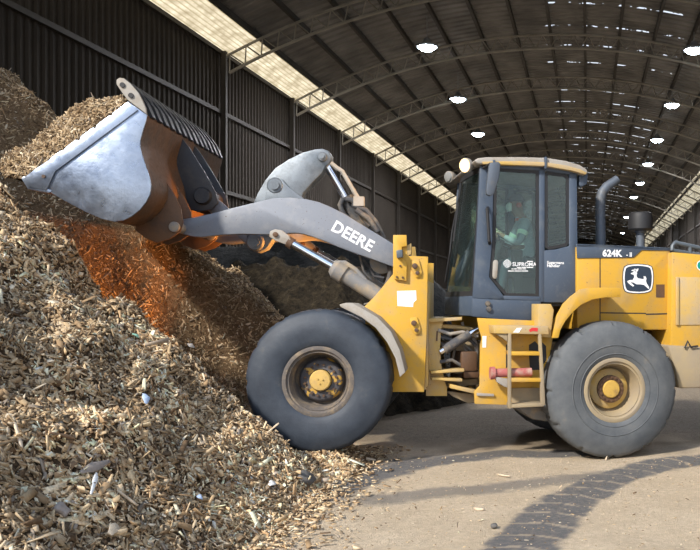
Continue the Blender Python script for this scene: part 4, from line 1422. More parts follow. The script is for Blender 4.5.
# ------------------------------------------------------------------ the cab
YD = -0.80
cab = None
low = RF.P(YD, [(472.5, 296.5), (541, 299.5), (541, 320.3), (520, 321.2), (505, 320.5), (490, 318.5), (472, 316.5)])
mb = MB(); mb.prism(low, YD, YD + 0.05)
cab = mb.build('cab', 'blue', LO, RF, bevel=0.012)
mb = MB(); mb.prism(low, -YD - 0.05, -YD); mb.build('lower_panel', 'blue', cab, RF, bevel=0.012)


def cpart(name, mat, polys, y0=YD, y1=YD + 0.07, both=True, bevel=0.008, label=None, par=None):
    for pl in polys:
        q = RF.P(YD, pl)
        for lo_, hi_ in ((y0, y1), (-y1, -y0))[:2 if both else 1]:
            m_ = MB(); m_.prism(q, lo_, hi_)
            o_ = m_.build(name, mat, par or cab, RF, bevel=bevel, label=label)
    return o_


# the curved front, below the windscreen
zb = RF.px(474, 316, YD)[1]; zm = RF.px(474, 295.5, YD)[1]
xA = RF.px(473.5, 296, YD)[0]; xB = RF.px(541, 300, YD)[0]


def bulge(s, t):
    return (0.17 * (1 - t) + 0.07 * t) * (1 - abs(s) ** 2.4)


plan = [(xB, YD + 0.05)] + [(xA - bulge(i / 12, 0), -0.8 * -(i / 12)) for i in range(-12, 13)] + [(xB, -YD - 0.05)]
mb = MB(); mb.plan(plan, zb, zm); mb.build('cab_nose', 'blue', cab, RF, bevel=0.015)
# floor, and a sill
mb = MB(); mb.box(xA, RF.px(577, 300, YD)[0], -0.75, 0.75, zm - 0.12, zm - 0.06); mb.build('cab_floor', 'seat', cab, RF)
# posts and frames
cpart('front_post', 'blue', [[(480.5, 164), (494, 165), (492.6, 240), (489.3, 277), (497, 287), (505, 297.5), (505, 301), (472.5, 299), (474, 280), (477.5, 225)]])
cpart('centre_post', 'blue', [[(539.2, 165), (545, 165.5), (544.6, 302), (539.2, 302)]])
cpart('side_panel', 'blue', [[(544, 250.5), (556, 249.3), (569.3, 246), (569.3, 172), (577, 173), (578, 288), (576, 294), (563, 302.5), (544, 302.5)]], both=True)
cpart('door_sill', 'blue', [[(500, 295.6), (541, 296.6), (541, 301.5), (500, 300.5)]])
cpart('header', 'blue', [[(480.5, 163), (578, 168), (578, 175), (569, 174.3), (545, 171), (539, 170.5), (493.5, 168), (480.5, 168)]])
mb = MB(); x = RF.px(573, 200, YD)[0]; mb.box(x - 0.05, x + 0.04, -0.78, 0.78, zm, RF.px(573, 246, YD)[1]); mb.build('rear_bulkhead', 'seat', cab, RF)
# window panes in their black seals
door_gl = [(494.2, 168), (539, 170.5), (539, 296.8), (505.5, 296), (497.5, 286.5), (489.8, 277), (493, 240)]
rear_gl = [(545, 173), (549, 171.6), (565, 174), (569.2, 177), (569.2, 243), (566, 246.5), (549, 249.8), (545, 247)]
for nm, pl, sw in (('door_glass', door_gl, 0.035), ('side_window', rear_gl, 0.035)):
    q = RF.P(YD, pl)
    for s in (-1, 1):
        a, b = sorted((s * 0.785, s * 0.778))
        m_ = MB(); m_.prism(q, a, b); g_ = m_.build(nm, 'glass', cab, RF, smooth=0)
        a, b = sorted((s * 0.79, s * 0.765))
        m_ = MB(); m_.outline(q, a, b, sw); m_.build('window_seal', 'black', cab, RF, smooth=0)
        if nm == 'door_glass' and s < 0:
            door_pane = g_
        if nm == 'side_window' and s < 0:
            pass
# windscreen
b0 = RF.px(474, 295, -0.78); t0 = RF.px(481.5, 168, -0.70)


def wsp(s, t, off=0.0):
    x = b0[0] * (1 - t) + t0[0] * t - bulge(s, t) + off
    # the top corners round over
    return (x, s * (0.79 * (1 - t) + 0.70 * t), b0[1] * (1 - t) + t0[1] * t)


def ws_patch(s0, s1, t0_, t1_, off0, off1, n=20, m=8):
    m_ = MB()
    vs, fs = [], []
    for off in (off0, off1):
        for i in range(n + 1):
            for j in range(m + 1):
                vs.append(wsp(s0 + (s1 - s0) * i / n, t0_ + (t1_ - t0_) * j / m, off))
    K = (n + 1) * (m + 1)
    I = lambda i, j, l: l * K + i * (m + 1) + j
    for i in range(n):
        for j in range(m):
            fs += [(I(i, j, 0), I(i + 1, j, 0), I(i + 1, j + 1, 0), I(i, j + 1, 0)), (I(i, j, 1), I(i, j + 1, 1), I(i + 1, j + 1, 1), I(i + 1, j, 1))]
    for i in range(n):
        fs += [(I(i, 0, 0), I(i, 0, 1), I(i + 1, 0, 1), I(i + 1, 0, 0)), (I(i, m, 0), I(i + 1, m, 0), I(i + 1, m, 1), I(i, m, 1))]
    for j in range(m):
        fs += [(I(0, j, 0), I(0, j + 1, 0), I(0, j + 1, 1), I(0, j, 1)), (I(n, j, 0), I(n, j, 1), I(n, j + 1, 1), I(n, j + 1, 0))]
    return m_.add(vs, fs)


ws_patch(-0.98, 0.98, 0.0, 1.0, 0.006, 0.0).build('windscreen', 'glass', cab, RF, smooth=60)
for (s0, s1, ta, tb) in ((-1.0, -0.94, 0, 1), (0.92, 1.0, 0, 1), (-1, 1, -0.012, 0.03), (-1, 1, 0.965, 1.02)):
    ws_patch(s0, s1, ta, tb, 0.02, -0.008, 16, 6).build('windscreen_frame', 'trim_grey' if s0 > 0 else 'black', cab, RF, smooth=60)
# wiper
wp_ = [wsp(0.35, 0.12, -0.03), wsp(0.15, 0.35, -0.035), wsp(0.25, 0.55, -0.035), wsp(0.05, 0.82, -0.03)]
mb = MB(); mb.tube(wp_, 0.012, 8); mb.tube([wsp(0.0, 0.45, -0.025), wsp(0.12, 0.95, -0.025)], 0.014, 6); mb.build('wiper', 'black', cab, RF)
# roof
roof = RF.P(-0.86, [(474, 160.5), (478, 158), (486, 157), (520, 156.8), (546, 157.6), (566, 160.6), (580, 164.8), (587.5, 169.5), (588.5, 173.5), (585, 174.8), (572, 170.8), (546, 166.4), (500, 164.6), (478, 164)])
mb = MB(); mb.prism(roof, -0.86, 0.86); rfp = mb.build('cab_roof', 'pale_steel', cab, RF, bevel=0.02, seg=3)
yst = RF.P(-0.865, [(482, 161.8), (520, 161.2), (546, 162.4), (566, 165.4), (580, 169.4), (586.5, 173), (585, 174.6), (572, 170.8), (546, 166.2), (500, 164.6), (483, 164.2)])
mb = MB(); mb.prism(yst, -0.878, -0.80); mb.build('roof_trim', 'yellow_dusty', cab, RF, bevel=0.004)
for a in ((544.5, 156.8, 168.5), (493, 160, 167)):
    q = RF.P(-0.88, [(a[0], a[1]), (a[0] + 2.2, a[1]), (a[0] + 2.2, a[2]), (a[0], a[2])]); mb = MB(); mb.prism(q, -0.89, -0.84); mb.build('roof_clip', 'blue', cab, RF, bevel=0.003)


# work lamps on the roof
M['warm_lamp'] = emit('warm_lamp', (1.0, 0.66, 0.28), 3.2)
def work_lamp(p, lit, r=0.085):
    P_ = Vector(p); f_ = Vector((-0.80, -0.58, -0.10)).normalized()
    m_ = MB(); m_.tube([P_ - f_ * 0.08, P_ - f_ * 0.03, P_, P_ + f_ * 0.03], [r * 0.55, r * 0.9, r, r], 24)
    l_ = m_.build('work_lamp', 'pale_steel', cab, RF, bevel=0.004)
    m_ = MB(); m_.tube([P_ + f_ * 0.026, P_ + f_ * 0.05, P_ + f_ * 0.062], [r * 0.93, r * 0.75, r * 0.3], 24)
    m_.build('lamp_lens', 'warm_lamp' if lit else 'lens', l_, RF)
    m_ = MB(); m_.tube([P_ - f_ * 0.05, P_ + Vector((0.22, 0, 0.02))], 0.018, 8); m_.build('lamp_arm', 'trim_grey', l_, RF)
    return l_


xl, zl = RF.px(466.5, 165.5, -0.62)
work_lamp((xl, -0.62, zl), True)
xl2, zl2 = RF.px(450, 177, 0.70)
work_lamp((xl2, 0.70, zl2), False, 0.075)
q = RF.P(-0.7, [(577, 176), (586, 175), (585, 185), (579, 188), (577, 186)]); mb = MB(); mb.prism(q, -0.78, -0.62); mb.build('rear_lamp', 'blue', cab, RF, bevel=0.01)
spot = bpy.data.lights.new('work_lamp_beam', 'SPOT')
spot.energy = 110; spot.color = (1.0, 0.60, 0.28); spot.spot_size = R(62); spot.spot_blend = 0.5; spot.shadow_soft_size = 0.06
spo = bpy.data.objects.new('work_lamp_beam', spot)
src = RF.w((xl - 0.09, -0.62, zl)); spo.location = src
tgt = Vector(((120 - CX) / FPX * 9.6, 9.6, CAMH + (CY - 222) / FPX * 9.6))
spo.rotation_euler = (tgt - src).to_track_quat('-Z', 'Y').to_euler()
COL.objects.link(spo)
# lit driving lamp low on the front frame, hidden behind the tower
hx, hz = FF.px(384, 266, 0.36)
mb = MB(); mb.tube([(hx + 0.08, 0.36, hz), (hx, 0.36, hz), (hx - 0.03, 0.36, hz)], [0.05, 0.1, 0.1], 20); hl = mb.build('driving_lamp', 'trim_grey', LO, FF)
mb = MB(); mb.tube([(hx - 0.028, 0.36, hz), (hx - 0.045, 0.36, hz)], [0.09, 0.05], 20); mb.build('lamp_lens', 'warm_lamp', hl, FF)
spot = bpy.data.lights.new('driving_lamp_beam', 'SPOT')
spot.energy = 700; spot.color = (1.0, 0.36, 0.07); spot.spot_size = R(60); spot.spot_blend = 0.4; spot.shadow_soft_size = 0.08
spo = bpy.data.objects.new('driving_lamp_beam', spot)
src = FF.w((hx - 0.06, 0.36, hz)); spo.location = src
tgt = Vector(((120 - CX) / FPX * 10.0, 10.0, CAMH + (CY - 250) / FPX * 10.0))
spo.rotation_euler = (tgt - src).to_track_quat('-Z', 'Y').to_euler()
COL.objects.link(spo)

# mirror, grab rail, door handle
q = RF.P(-0.98, [(488.5, 166), (490, 163), (498, 162), (500, 164.5), (498.5, 178), (493.5, 194), (490, 196.5), (486, 195), (485.5, 190), (487, 178)])
mb = MB(); mb.prism(q, -1.02, -0.96); mi = mb.build('side_mirror', 'exhaust', cab, RF, bevel=0.012)
(ax, az), (bx, bz) = RF.P(-0.95, [(491, 166), (486, 166)])
mb = MB(); mb.tube([(ax, -0.97, az), (ax, -0.9, az + 0.03), (bx, -0.82, bz)], 0.016, 8); mb.build('mirror_arm', 'black', mi, RF)
(ax, az), (bx, bz) = RF.P(-0.87, [(487.2, 207), (489.2, 243)])
mb = MB(); mb.tube([(ax + 0.02, -0.80, az), (ax, -0.87, az - 0.02), (bx, -0.87, bz + 0.02), (bx + 0.02, -0.80, bz)], 0.018, 8); mb.build('grab_rail', 'black', cab, RF)
q = RF.P(-0.82, [(493, 262), (494.5, 259.8), (497, 260), (498, 262), (497, 277), (495.5, 279), (493.2, 278.5), (492.4, 276)])
mb = MB(); mb.prism(q, -0.84, -0.80); mb.build('door_handle', 'pale_steel', cab, RF, bevel=0.01)
for a in ((487.5, 303.5), (488.5, 309)):
    x, z = RF.px(*a, YD); mb = MB(); mb.bolt(x, YD - 0.03, YD, z, 0.03, 12); mb.build('hinge_bolt', 'hose', cab, RF, bevel=0.005)
# lettering on the door glass and on the side panel
x, z = RF.px(507.2, 263.6, -0.786)
mb = MB()
for i in range(4):
    s = 0.048 - 0.012 * i
    pts = []
    for kq in range(24):
        a = 2 * math.pi * kq / 24
        rr = s / (abs(math.cos(a)) ** 1.4 + abs(math.sin(a)) ** 1.4) ** (1 / 1.4)
        pts.append((x + rr * math.cos(a), z + rr * math.sin(a)))
    mb.outline(pts, -0.7875, -0.7865, 0.005)
mb.build('door_logo', 'white', door_pane, RF, smooth=0)
x, z = RF.px(512.3, 266.0, -0.787)
mb = text_mb('SUPROMA', 0.062, RF, -0.7868, (x, z), 0.0, bold=0.001, sx=1.0); mb.build('lettering', 'white', door_pane, RF, smooth=0, label='white SUPROMA lettering')
for (xa_, xb_, yy) in ((517, 521, 267.4), (521.6, 526, 267.4), (526.6, 533, 267.4), (511.5, 513.5, 268.9), (514.2, 517, 268.9), (517.6, 522, 268.9), (522.6, 526, 268.9), (508, 514, 271.0), (514.6, 521, 271.0), (521.6, 528, 271.0), (527, 533, 261.4)):
    (a, c), (b, d_) = RF.P(-0.787, [(xa_, yy - 0.45), (xb_, yy + 0.45)])
    mb = MB(); mb.prism([(a, c), (b, c), (b, d_), (a, d_)], -0.7875, -0.7865); mb.build('small_lettering', 'white', door_pane, RF, smooth=0)
for s_, b in (('Sugarmans', 263.9), ('Handler', 267.0)):
    x, z = RF.px(547, b, YD - 0.002)
    mb = text_mb(s_, 0.047, RF, YD - 0.0015, (x, z), 0.0, bold=0.0012, sx=1.0); mb.build('lettering', 'white', cab, RF, smooth=0)

# seat, steering wheel, console
sx0, sz0 = RF.px(527, 268, 0.0)
mb = MB(); mb.box(sx0 - 0.25, sx0 + 0.22, -0.24, 0.24, sz0 - 0.12, sz0); st_ = mb.build('driver_seat', 'seat', LO, RF, bevel=0.04, seg=3)
q = RF.P(0, [(533, 268), (535, 240), (537, 206), (541, 204), (545, 208), (545, 240), (543, 270)]); mb = MB(); mb.prism(q, -0.22, 0.22); mb.build('backrest', 'seat', st_, RF, bevel=0.04, seg=3)
mb = MB(); mb.box(sx0 - 0.16, sx0 + 0.14, -0.16, 0.16, zm - 0.07, sz0 - 0.11); mb.build('seat_base', 'seat', st_, RF, bevel=0.02)
wx, wz = RF.px(502, 240, 0.0)
ax_ = Vector((0.45, 0, 0.9)).normalized(); e1_ = Vector((0.9, 0, -0.45)).normalized()
mb = MB(); wc = Vector((wx, 0, wz))
mb.tube([wc + e1_ * 0.19 * math.cos(2 * math.pi * i / 28) + Vector((0, 1, 0)) * 0.19 * math.sin(2 * math.pi * i / 28) for i in range(29)], 0.015, 8, cap=False)
for i in range(3):
    a = 2 * math.pi * i / 3
    mb.tube([wc - ax_ * 0.03, wc + e1_ * 0.19 * math.cos(a) + Vector((0, 1, 0)) * 0.19 * math.sin(a)], 0.010, 6)
sw = mb.build('steering_wheel', 'black', LO, RF)
mb = MB(); mb.tube([wc, wc - ax_ * 0.2, Vector((wx - 0.22, 0, zm - 0.06))], [0.04, 0.05, 0.08], 14); mb.build('steering_column', 'seat', sw, RF)
q = RF.P(-0.35, [(510, 246), (523, 245), (524, 248), (520, 250), (510, 250)]); mb = MB(); mb.prism(q, -0.42, -0.32); ar = mb.build('arm_console', 'orange_trim' if 'orange_trim' in M else 'rust', LO, RF, bevel=0.01)
q = RF.P(-0.37, [(511, 250), (522, 250), (522, 292), (514, 292)]); mb = MB(); mb.prism(q, -0.41, -0.33); mb.build('console_box', 'seat', ar, RF, bevel=0.01)

# ------------------------------------------------------------------ the driver
M['skin'] = plain('skin', (0.30, 0.17, 0.11), 0.6)
M['shirt'] = plain('work_shirt', (0.36, 0.43, 0.49), 0.9)
M['trousers'] = plain('work_trousers', (0.06, 0.08, 0.11), 0.9)
M['cap'] = plain('navy_cap', (0.02, 0.025, 0.04), 0.8)
M['mask'] = plain('face_mask', (0.75, 0.80, 0.80), 0.8)
M['orange'] = plain('orange_plastic', (0.65, 0.10, 0.04), 0.5)
M['reflect'] = plain('reflective_tape', (0.70, 0.95, 0.80), 0.4)


def P0(a, b, y):
    x, z = RF.px(a, b, 0.0)
    return Vector((x, y, z))


hd_c = P0(515.5, 204.5, 0)
neck = P0(520.5, 217, 0)
chest = P0(525, 233, 0)
belly = P0(528, 250, 0)
hip = P0(528.5, 262, 0)
J = []; E = []; RAD = []


def j(p, r, par=None):
    J.append(Vector(p)); RAD.append(r if isinstance(r, tuple) else (r, r))
    if par is not None:
        E.append((par, len(J) - 1))
    return len(J) - 1


i_hip = j(hip, (0.15, 0.13)); i_b = j(belly, (0.15, 0.125), i_hip); i_c = j(chest, (0.165, 0.125), i_b)
i_s = j(chest + Vector((-0.03, 0, 0.12)), (0.10, 0.085), i_c); i_n = j(neck, 0.058, i_s)
i_j = j(neck * 0.45 + hd_c * 0.55 + Vector((-0.01, 0, -0.015)), (0.070, 0.078), i_n); i_h = j(hd_c + Vector((0, 0, 0.01)), (0.082, 0.098), i_j); i_t = j(hd_c + Vector((0.01, 0, 0.085)), (0.06, 0.068), i_h)
hands = []
for s in (-1, 1):
    sh = j(chest + Vector((-0.03, s * 0.17, 0.11)), 0.072, i_s)
    el = j(P0(514, 245, 0) + Vector((0, s * 0.25, 0)), 0.050, sh)
    grip = wc + e1_ * 0.19 * math.cos(2.2) + Vector((0, s * 0.19 * math.sin(2.2), 0))
    fdir = (grip - J[el]).normalized()
    wr = j(grip - fdir * 0.10 + Vector((0, 0, 0.015)), 0.030, el)
    pa = j(grip - fdir * 0.045 + Vector((0, 0, 0.028)), (0.034, 0.026), wr)
    hands.append(grip)
    lat = Vector((0, 1, 0)) * s
    for q in range(4):
        L = (0.034, 0.040, 0.037, 0.029)[q]
        b = grip - fdir * 0.015 + lat * (0.030 - 0.020 * q) + Vector((0, 0, 0.026))
        f0 = j(b, 0.0095, pa)
        f1 = j(b + fdir * L * 0.8 + Vector((0, 0, -0.008)), 0.0090, f0)
        f2 = j(b + fdir * L * 0.8 + Vector((0, 0, -0.008 - L * 0.8)), 0.0085, f1)
        j(b + fdir * L * 0.25 + Vector((0, 0, -0.012 - L * 1.05)), 0.0075, f2)
    b = grip - fdir * 0.050 - lat * 0.030 + Vector((0, 0, 0.012))
    t1 = j(b, 0.011, pa); t2 = j(b + fdir * 0.03 - lat * 0.006 + Vector((0, 0, -0.010)), 0.010, t1); j(b + fdir * 0.052 + lat * 0.004 + Vector((0, 0, -0.016)), 0.0085, t2)
    th = j(hip + Vector((-0.06, s * 0.10, -0.01)), 0.095, i_hip)
    kn = j(P0(503, 263, 0) + Vector((0, s * 0.15, 0)), 0.068, th)
    an = j(P0(499, 291, 0) + Vector((0, s * 0.14, 0.03)), 0.045, kn)
    j(P0(494, 293, 0) + Vector((-0.03, s * 0.15, 0.02)), 0.040, an)
org = RF.w((hip.x, hip.y, sz0))
bm = bmesh.new()
lay = bm.verts.layers.skin.verify()
vv = []
for p, r in zip(J, RAD):
    v_ = bm.verts.new(RF.w(p) - org); v_[lay].radius = r; vv.append(v_)
vv[0][lay].use_root = True
for a, b in E:
    bm.edges.new((vv[a], vv[b]))
me = bpy.data.meshes.new('person_skeleton'); bm.to_mesh(me); bm.free()
tmp = bpy.data.objects.new('person_skeleton', me); COL.objects.link(tmp)
md = tmp.modifiers.new('skin', 'SKIN'); md.use_smooth_shade = True; md.branch_smoothing = 0.3
tmp.modifiers.new('sub', 'SUBSURF').levels = 2
dg = bpy.context.evaluated_depsgraph_get()
bm = bmesh.new(); bm.from_mesh(bpy.data.meshes.new_from_object(tmp.evaluated_get(dg)))
bpy.data.objects.remove(tmp)
# brow, nose and chin pulled out of the head
face = Vector(RF.u) * -1.0
hc_w = RF.w(hd_c) - org
for v_ in bm.verts:
    dlt = v_.co - hc_w
    f_ = dlt.dot(face); sd = dlt.dot(RF.v)
    if f_ > 0.03 and abs(dlt.z) < 0.12:
        v_.co += face * (0.022 * math.exp(-(sd / 0.014) ** 2 - ((dlt.z + 0.012) / 0.022) ** 2) - 0.008 * math.exp(-((abs(sd) - 0.032) / 0.016) ** 2 - ((dlt.z - 0.012) / 0.012) ** 2)
                       + 0.010 * math.exp(-(sd / 0.03) ** 2 - ((dlt.z + 0.075) / 0.018) ** 2))
me = bpy.data.meshes.new('person'); bm.to_mesh(me); bm.free()
for m_ in ('shirt', 'skin', 'trousers'):
    me.materials.append(M[m_])
nz = (RF.w(neck) - org).z
gw = [RF.w(g) - org for g in hands]
hz_ = (RF.w(hip) - org).z
for pl in me.polygons:
    c_ = pl.center
    if c_.z > nz - 0.015 or min((c_ - g).length for g in gw) < 0.105:
        pl.material_index = 1
    elif c_.z < hz_ + 0.06 and min((c_ - g).length for g in gw) > 0.2:
        pl.material_index = 2
me.shade_smooth()
drv = bpy.data.objects.new('person', me); COL.objects.link(drv); drv.location = org
tag(drv, 'person in dark cap and white face mask driving inside the loader cab', 'person')


def pp(name, mat, m_):
    ob = m_.build(name, mat, drv, RF, smooth=60)
    return ob


mb = MB()
hx_, hy_, hz2 = hd_c + Vector((0.01, 0, 0.035))
for kx in range(8):
    pass
prof = [(0.0, 0.095), (0.045, 0.088), (0.08, 0.065), (0.100, 0.03), (0.104, 0.0), (0.100, -0.004)]
mb.lathez((hx_, hy_), [(r, hz2 + z) for r, z in prof], 28)
mb.plan([(hx_ - 0.19 + 0.055 * (abs(t) / 6) ** 2 * 1.2, t * 0.014) for t in range(-6, 7)] + [(hx_ - 0.06, 0.09), (hx_ - 0.06, -0.09)], hz2 - 0.004, hz2 + 0.006)
pp('cap', 'cap', mb)
mb = MB()
vs, fs = [], []
for i in range(9):
    for k_ in range(9):
        a = (i - 4) / 4; b = (k_ - 4) / 4
        vs.append((hd_c.x - 0.098 - 0.026 * (1 - a * a) * (1 - 0.6 * b * b) + 0.035 * a * a, a * 0.062, hd_c.z - 0.042 + b * 0.048))
for i in range(8):
    for k_ in range(8):
        fs.append((i * 9 + k_, i * 9 + k_ + 1, (i + 1) * 9 + k_ + 1, (i + 1) * 9 + k_))
mb.add(vs, fs); mk = pp('face_mask', 'mask', mb)
sol = mk.modifiers.new('thickness', 'SOLIDIFY'); sol.thickness = 0.006
for s in (-1, 1):
    mb = MB(); mb.tube([(hd_c.x + 0.02, s * 0.085, hd_c.z - 0.015), (hd_c.x + 0.02, s * 0.118, hd_c.z - 0.015)], [0.032, 0.028], 18); pp('ear_muff', 'orange', mb)
    mb = MB(); mb.lathe((hd_c.x - 0.085, hd_c.z + 0.012), [(0.0, s * 0.036 - 0.012), (0.011, s * 0.036), (0.0, s * 0.036 + 0.012)], 12); pp('eye', 'mask', mb)
    sh_ = chest + Vector((-0.03, s * 0.17, 0.11)); el_ = P0(514, 245, 0) + Vector((0, s * 0.25, 0))
    a = sh_.lerp(el_, 0.42); b = sh_.lerp(el_, 0.62)
    mb = MB(); mb.tube([a, b], [0.068, 0.064], 18, cap=False); pp('reflective_band', 'reflect', mb)
mb = MB(); mb.lathez((neck.x + 0.01, 0), [(0.062, neck.z - 0.045), (0.082, neck.z - 0.05), (0.078, neck.z - 0.02), (0.066, neck.z - 0.01)], 24); pp('collar', 'orange', mb)

# ------------------------------------------------------------------ chips heaped in the bucket
ridge_px = [(2, 176), (0, 171), (4, 160), (14, 150), (26, 143), (40, 134), (52, 126), (62, 118), (66, 110), (78, 103), (92, 98), (108, 96), (120, 97), (126, 101)]
floor_px = [(24, 179), (40, 168), (56, 157), (70, 147), (84, 136.5), (98, 126), (112, 115), (126, 104)]
rl_ = FF.P(-1.0, ridge_px); fl_ = FF.P(-1.31, floor_px)


def lerp_line(line, t):
    L = [0.0]
    for a, b in zip(line[:-1], line[1:]):
        L.append(L[-1] + math.hypot(b[0] - a[0], b[1] - a[1]))
    t = t * L[-1]
    for i in range(len(line) - 1):
        if t <= L[i + 1] + 1e-9:
            q = (t - L[i]) / max(L[i + 1] - L[i], 1e-9)
            return (line[i][0] * (1 - q) + line[i + 1][0] * q, line[i][1] * (1 - q) + line[i + 1][1] * q)
    return line[-1]


NT_, NY_ = 60, 64
G = np.zeros((NT_ + 1, NY_ + 1, 3))
for i in range(NT_ + 1):
    a = lerp_line(fl_, i / NT_); b = lerp_line(rl_, i / NT_)
    for q in range(NY_ + 1):
        s = q / NY_
        y = -1.31 + 2.62 * s
        # profile across the bucket: up from the side plate to a full heap
        e = min(s, 1 - s) / 0.13
        e = min(1.0, e); e = e ** 0.75 if e > 0 else 0
        lump = 0.06 * (noise.noise(Vector((i * 0.12, y * 1.7, 3.1))) + 0.5 * noise.noise(Vector((i * 0.3, y * 4, 7.7)))) * e
        m1 = (1 + lump)
        px_ = a[0] + (b[0] - a[0]) * e * m1; pz_ = a[1] + (b[1] - a[1]) * e * m1 + lump * 0.6
        G[i, q] = RF.w((0, 0, 0)) * 0 + FF.w((px_, y, pz_))
V = G.reshape(-1, 3)
idx = np.arange(V.shape[0]).reshape(NT_ + 1, NY_ + 1)
Fq = np.stack([idx[:-1, :-1].ravel(), idx[:-1, 1:].ravel(), idx[1:, 1:].ravel(), idx[1:, :-1].ravel()], 1)
lparts = [(V, Fq, np.full((len(V), 3), 0.3), 1)]
n = 15000
ti = RNG.uniform(0.5, NT_ - 0.5, n); qi = RNG.uniform(0.3, NY_ * 0.7, n)
i0 = ti.astype(int); q0 = qi.astype(int); fi = (ti - i0)[:, None]; fq = (qi - q0)[:, None]
A = G[i0, q0]; B = G[np.minimum(i0 + 1, NT_), q0]; C_ = G[i0, np.minimum(q0 + 1, NY_)]
Pp = A + (B - A) * fi + (C_ - A) * fq
Nn = np.cross(C_ - A, B - A); Nn /= np.maximum(np.linalg.norm(Nn, axis=1), 1e-9)[:, None]
Nn *= np.sign(Nn[:, 2:3] - 0.6 * Nn[:, 0:1] + 1e-6)
L = np.clip(np.exp(RNG.normal(math.log(0.038), 0.42, n)), 0.012, 0.18)
vv_, ff_, cc_ = chips(Pp, Nn, L, np.clip(L * RNG.uniform(0.15, 0.6, n), 0.005, 0.03), RNG.uniform(0.003, 0.007, n), np.abs(RNG.normal(0, 0.5, n)), 0.68)
lparts.append((vv_, ff_, cc_, 0))
ob = mesh_np('wood_chip_load', lparts, [M['chip'], M['chip_bed']])
tag(ob, 'brown wood chips heaped up in the raised loader bucket', 'wood chips', kind='stuff')
# ------------------------------------------------------------------ single larger pieces on the heap and the floor
def land(px, py):
    """Where the view ray through a point of the photo meets the heap or the floor."""
    dx, dz = (px - CX) / FPX, (CY - py) / FPX
    Y = 3.5
    while Y < 14:
        X, Z = dx * Y, CAMH + dz * Y
        h = max(float(pile_h(np.array([X]), np.array([Y]))[0]), 0.0)
        if Z <= h:
            break
        Y += 0.01
    e = 0.06
    P_, N_ = surf_pts(pile_h, np.array([X]), np.array([Y]))
    n = Vector(N_[0]) if h > 0.03 else Vector((0, 0, 1))
    return Vector((X, Y, h)), n


def scrap(name, p0, p1, wid, thick, mat, label, cat, bend=0.0, taper=0.6, lift=0.02, stand=0.0):
    A, nA = land(*p0); B, nB = land(*p1)
    n = (nA + nB).normalized()
    toward = (Vector((0, 0, CAMH)) - A).normalized()
    if stand:
        # a piece standing up out of the chips: its top end is set above the landing point
        L = (p0[1] - p1[1]) / FPX * A.y
        B = A + Vector(((p1[0] - p0[0]) / FPX * A.y, -0.02, L))
        n = Vector((0.2, -0.9, 0.3)).normalized()
    A = A + n * lift; B = B + n * lift
    t = B - A
    s = t.cross(n).normalized()
    n = s.cross(t).normalized()
    K = 6
    mb = MB(); vs = []; fs = []
    for i in range(K + 1):
        q = i / K
        w_ = wid * (1 - (1 - taper) * abs(2 * q - 1) ** 2) / 2 * (1 + 0.25 * math.sin(7 * q + wid * 90))
        c = A + t * q + n * (bend * math.sin(math.pi * q))
        th = thick / 2 * (1 - 0.4 * abs(2 * q - 1) ** 3)
        vs += [c + s * w_ + n * th, c - s * w_ + n * th, c - s * w_ - n * th, c + s * w_ - n * th]
    for i in range(K):
        for k_ in range(4):
            a = i * 4 + k_; b = i * 4 + (k_ + 1) % 4
            fs.append((a, b, b + 4, a + 4))
    fs += [(3, 2, 1, 0), (K * 4, K * 4 + 1, K * 4 + 2, K * 4 + 3)]
    mb.add(vs, fs)
    ob = mb.build(name, mat, None, WORLD, bevel=min(wid, thick) * 0.15, smooth=50, seg=1)
    # origin at the piece's base
    o_ = min(A, B, key=lambda v: v.z)
    ob.data.transform(Matrix.Translation(-o_)); ob.location = o_
    return tag(ob, label, cat)


M['wood_pale'] = paint('pale_split_wood', (0.62, 0.50, 0.36), (0.45, 0.34, 0.22), 0.5, 0.85, scale=30)
M['wood_grey'] = paint('weathered_grey_wood', (0.30, 0.25, 0.21), (0.20, 0.16, 0.13), 0.5, 0.85, scale=30)
M['wood_brown'] = paint('brown_bark', (0.22, 0.13, 0.07), (0.34, 0.23, 0.13), 0.5, 0.9, scale=30)
M['plastic_white'] = plain('white_plastic', (0.82, 0.82, 0.80), 0.4)
M['plastic_blue'] = plain('pale_blue_plastic', (0.50, 0.62, 0.82), 0.4)
M['plastic_green'] = plain('pale_green_plastic', (0.30, 0.55, 0.42), 0.4)
M['clod'] = plain('grey_clod', (0.14, 0.13, 0.12), 0.95)
scrap('plastic_scrap', (187, 345), (194, 349), 0.05, 0.006, 'plastic_white', 'small white plastic scrap on the darker dug face of the heap', 'scrap', 0.01, 0.4)
scrap('plastic_scrap', (142.5, 396), (145, 406), 0.05, 0.012, 'plastic_blue', 'pale blue plastic scrap high on the chip heap', 'scrap', 0.015, 0.6)
scrap('plastic_scrap', (131, 336), (138, 340), 0.03, 0.008, 'plastic_green', 'tiny pale green plastic scrap near the crest of the heap', 'scrap', 0.01, 0.5)
scrap('wood_board', (77, 477), (106, 466), 0.055, 0.014, 'wood_grey', 'flat grey weathered board lying across the chips', 'wood', 0.0, 0.5, 0.035)
scrap('wood_splinter', (86, 500), (92, 478), 0.028, 0.010, 'plastic_white', 'bleached white splinter just below the grey board', 'wood', 0.005, 0.4, 0.04)
scrap('wood_block', (52, 509), (65, 518), 0.07, 0.03, 'wood_grey', 'short grey wood block low on the heap', 'wood', 0.0, 0.9, 0.03)
scrap('wood_flake', (105, 540), (112, 530), 0.05, 0.012, 'wood_pale', 'pale yellow wood flake at the bottom of the heap', 'wood', 0.01, 0.8, 0.04)
scrap('wood_stick', (10, 428), (17, 454), 0.022, 0.014, 'wood_pale', 'thin pale upright stick near the heap edge of the photo', 'wood', 0.0, 0.6, 0.04)
scrap('wood_stick', (45, 437), (70, 443), 0.022, 0.014, 'wood_brown', 'long thin brown stick in the upper chips', 'wood', 0.0, 0.5, 0.04)
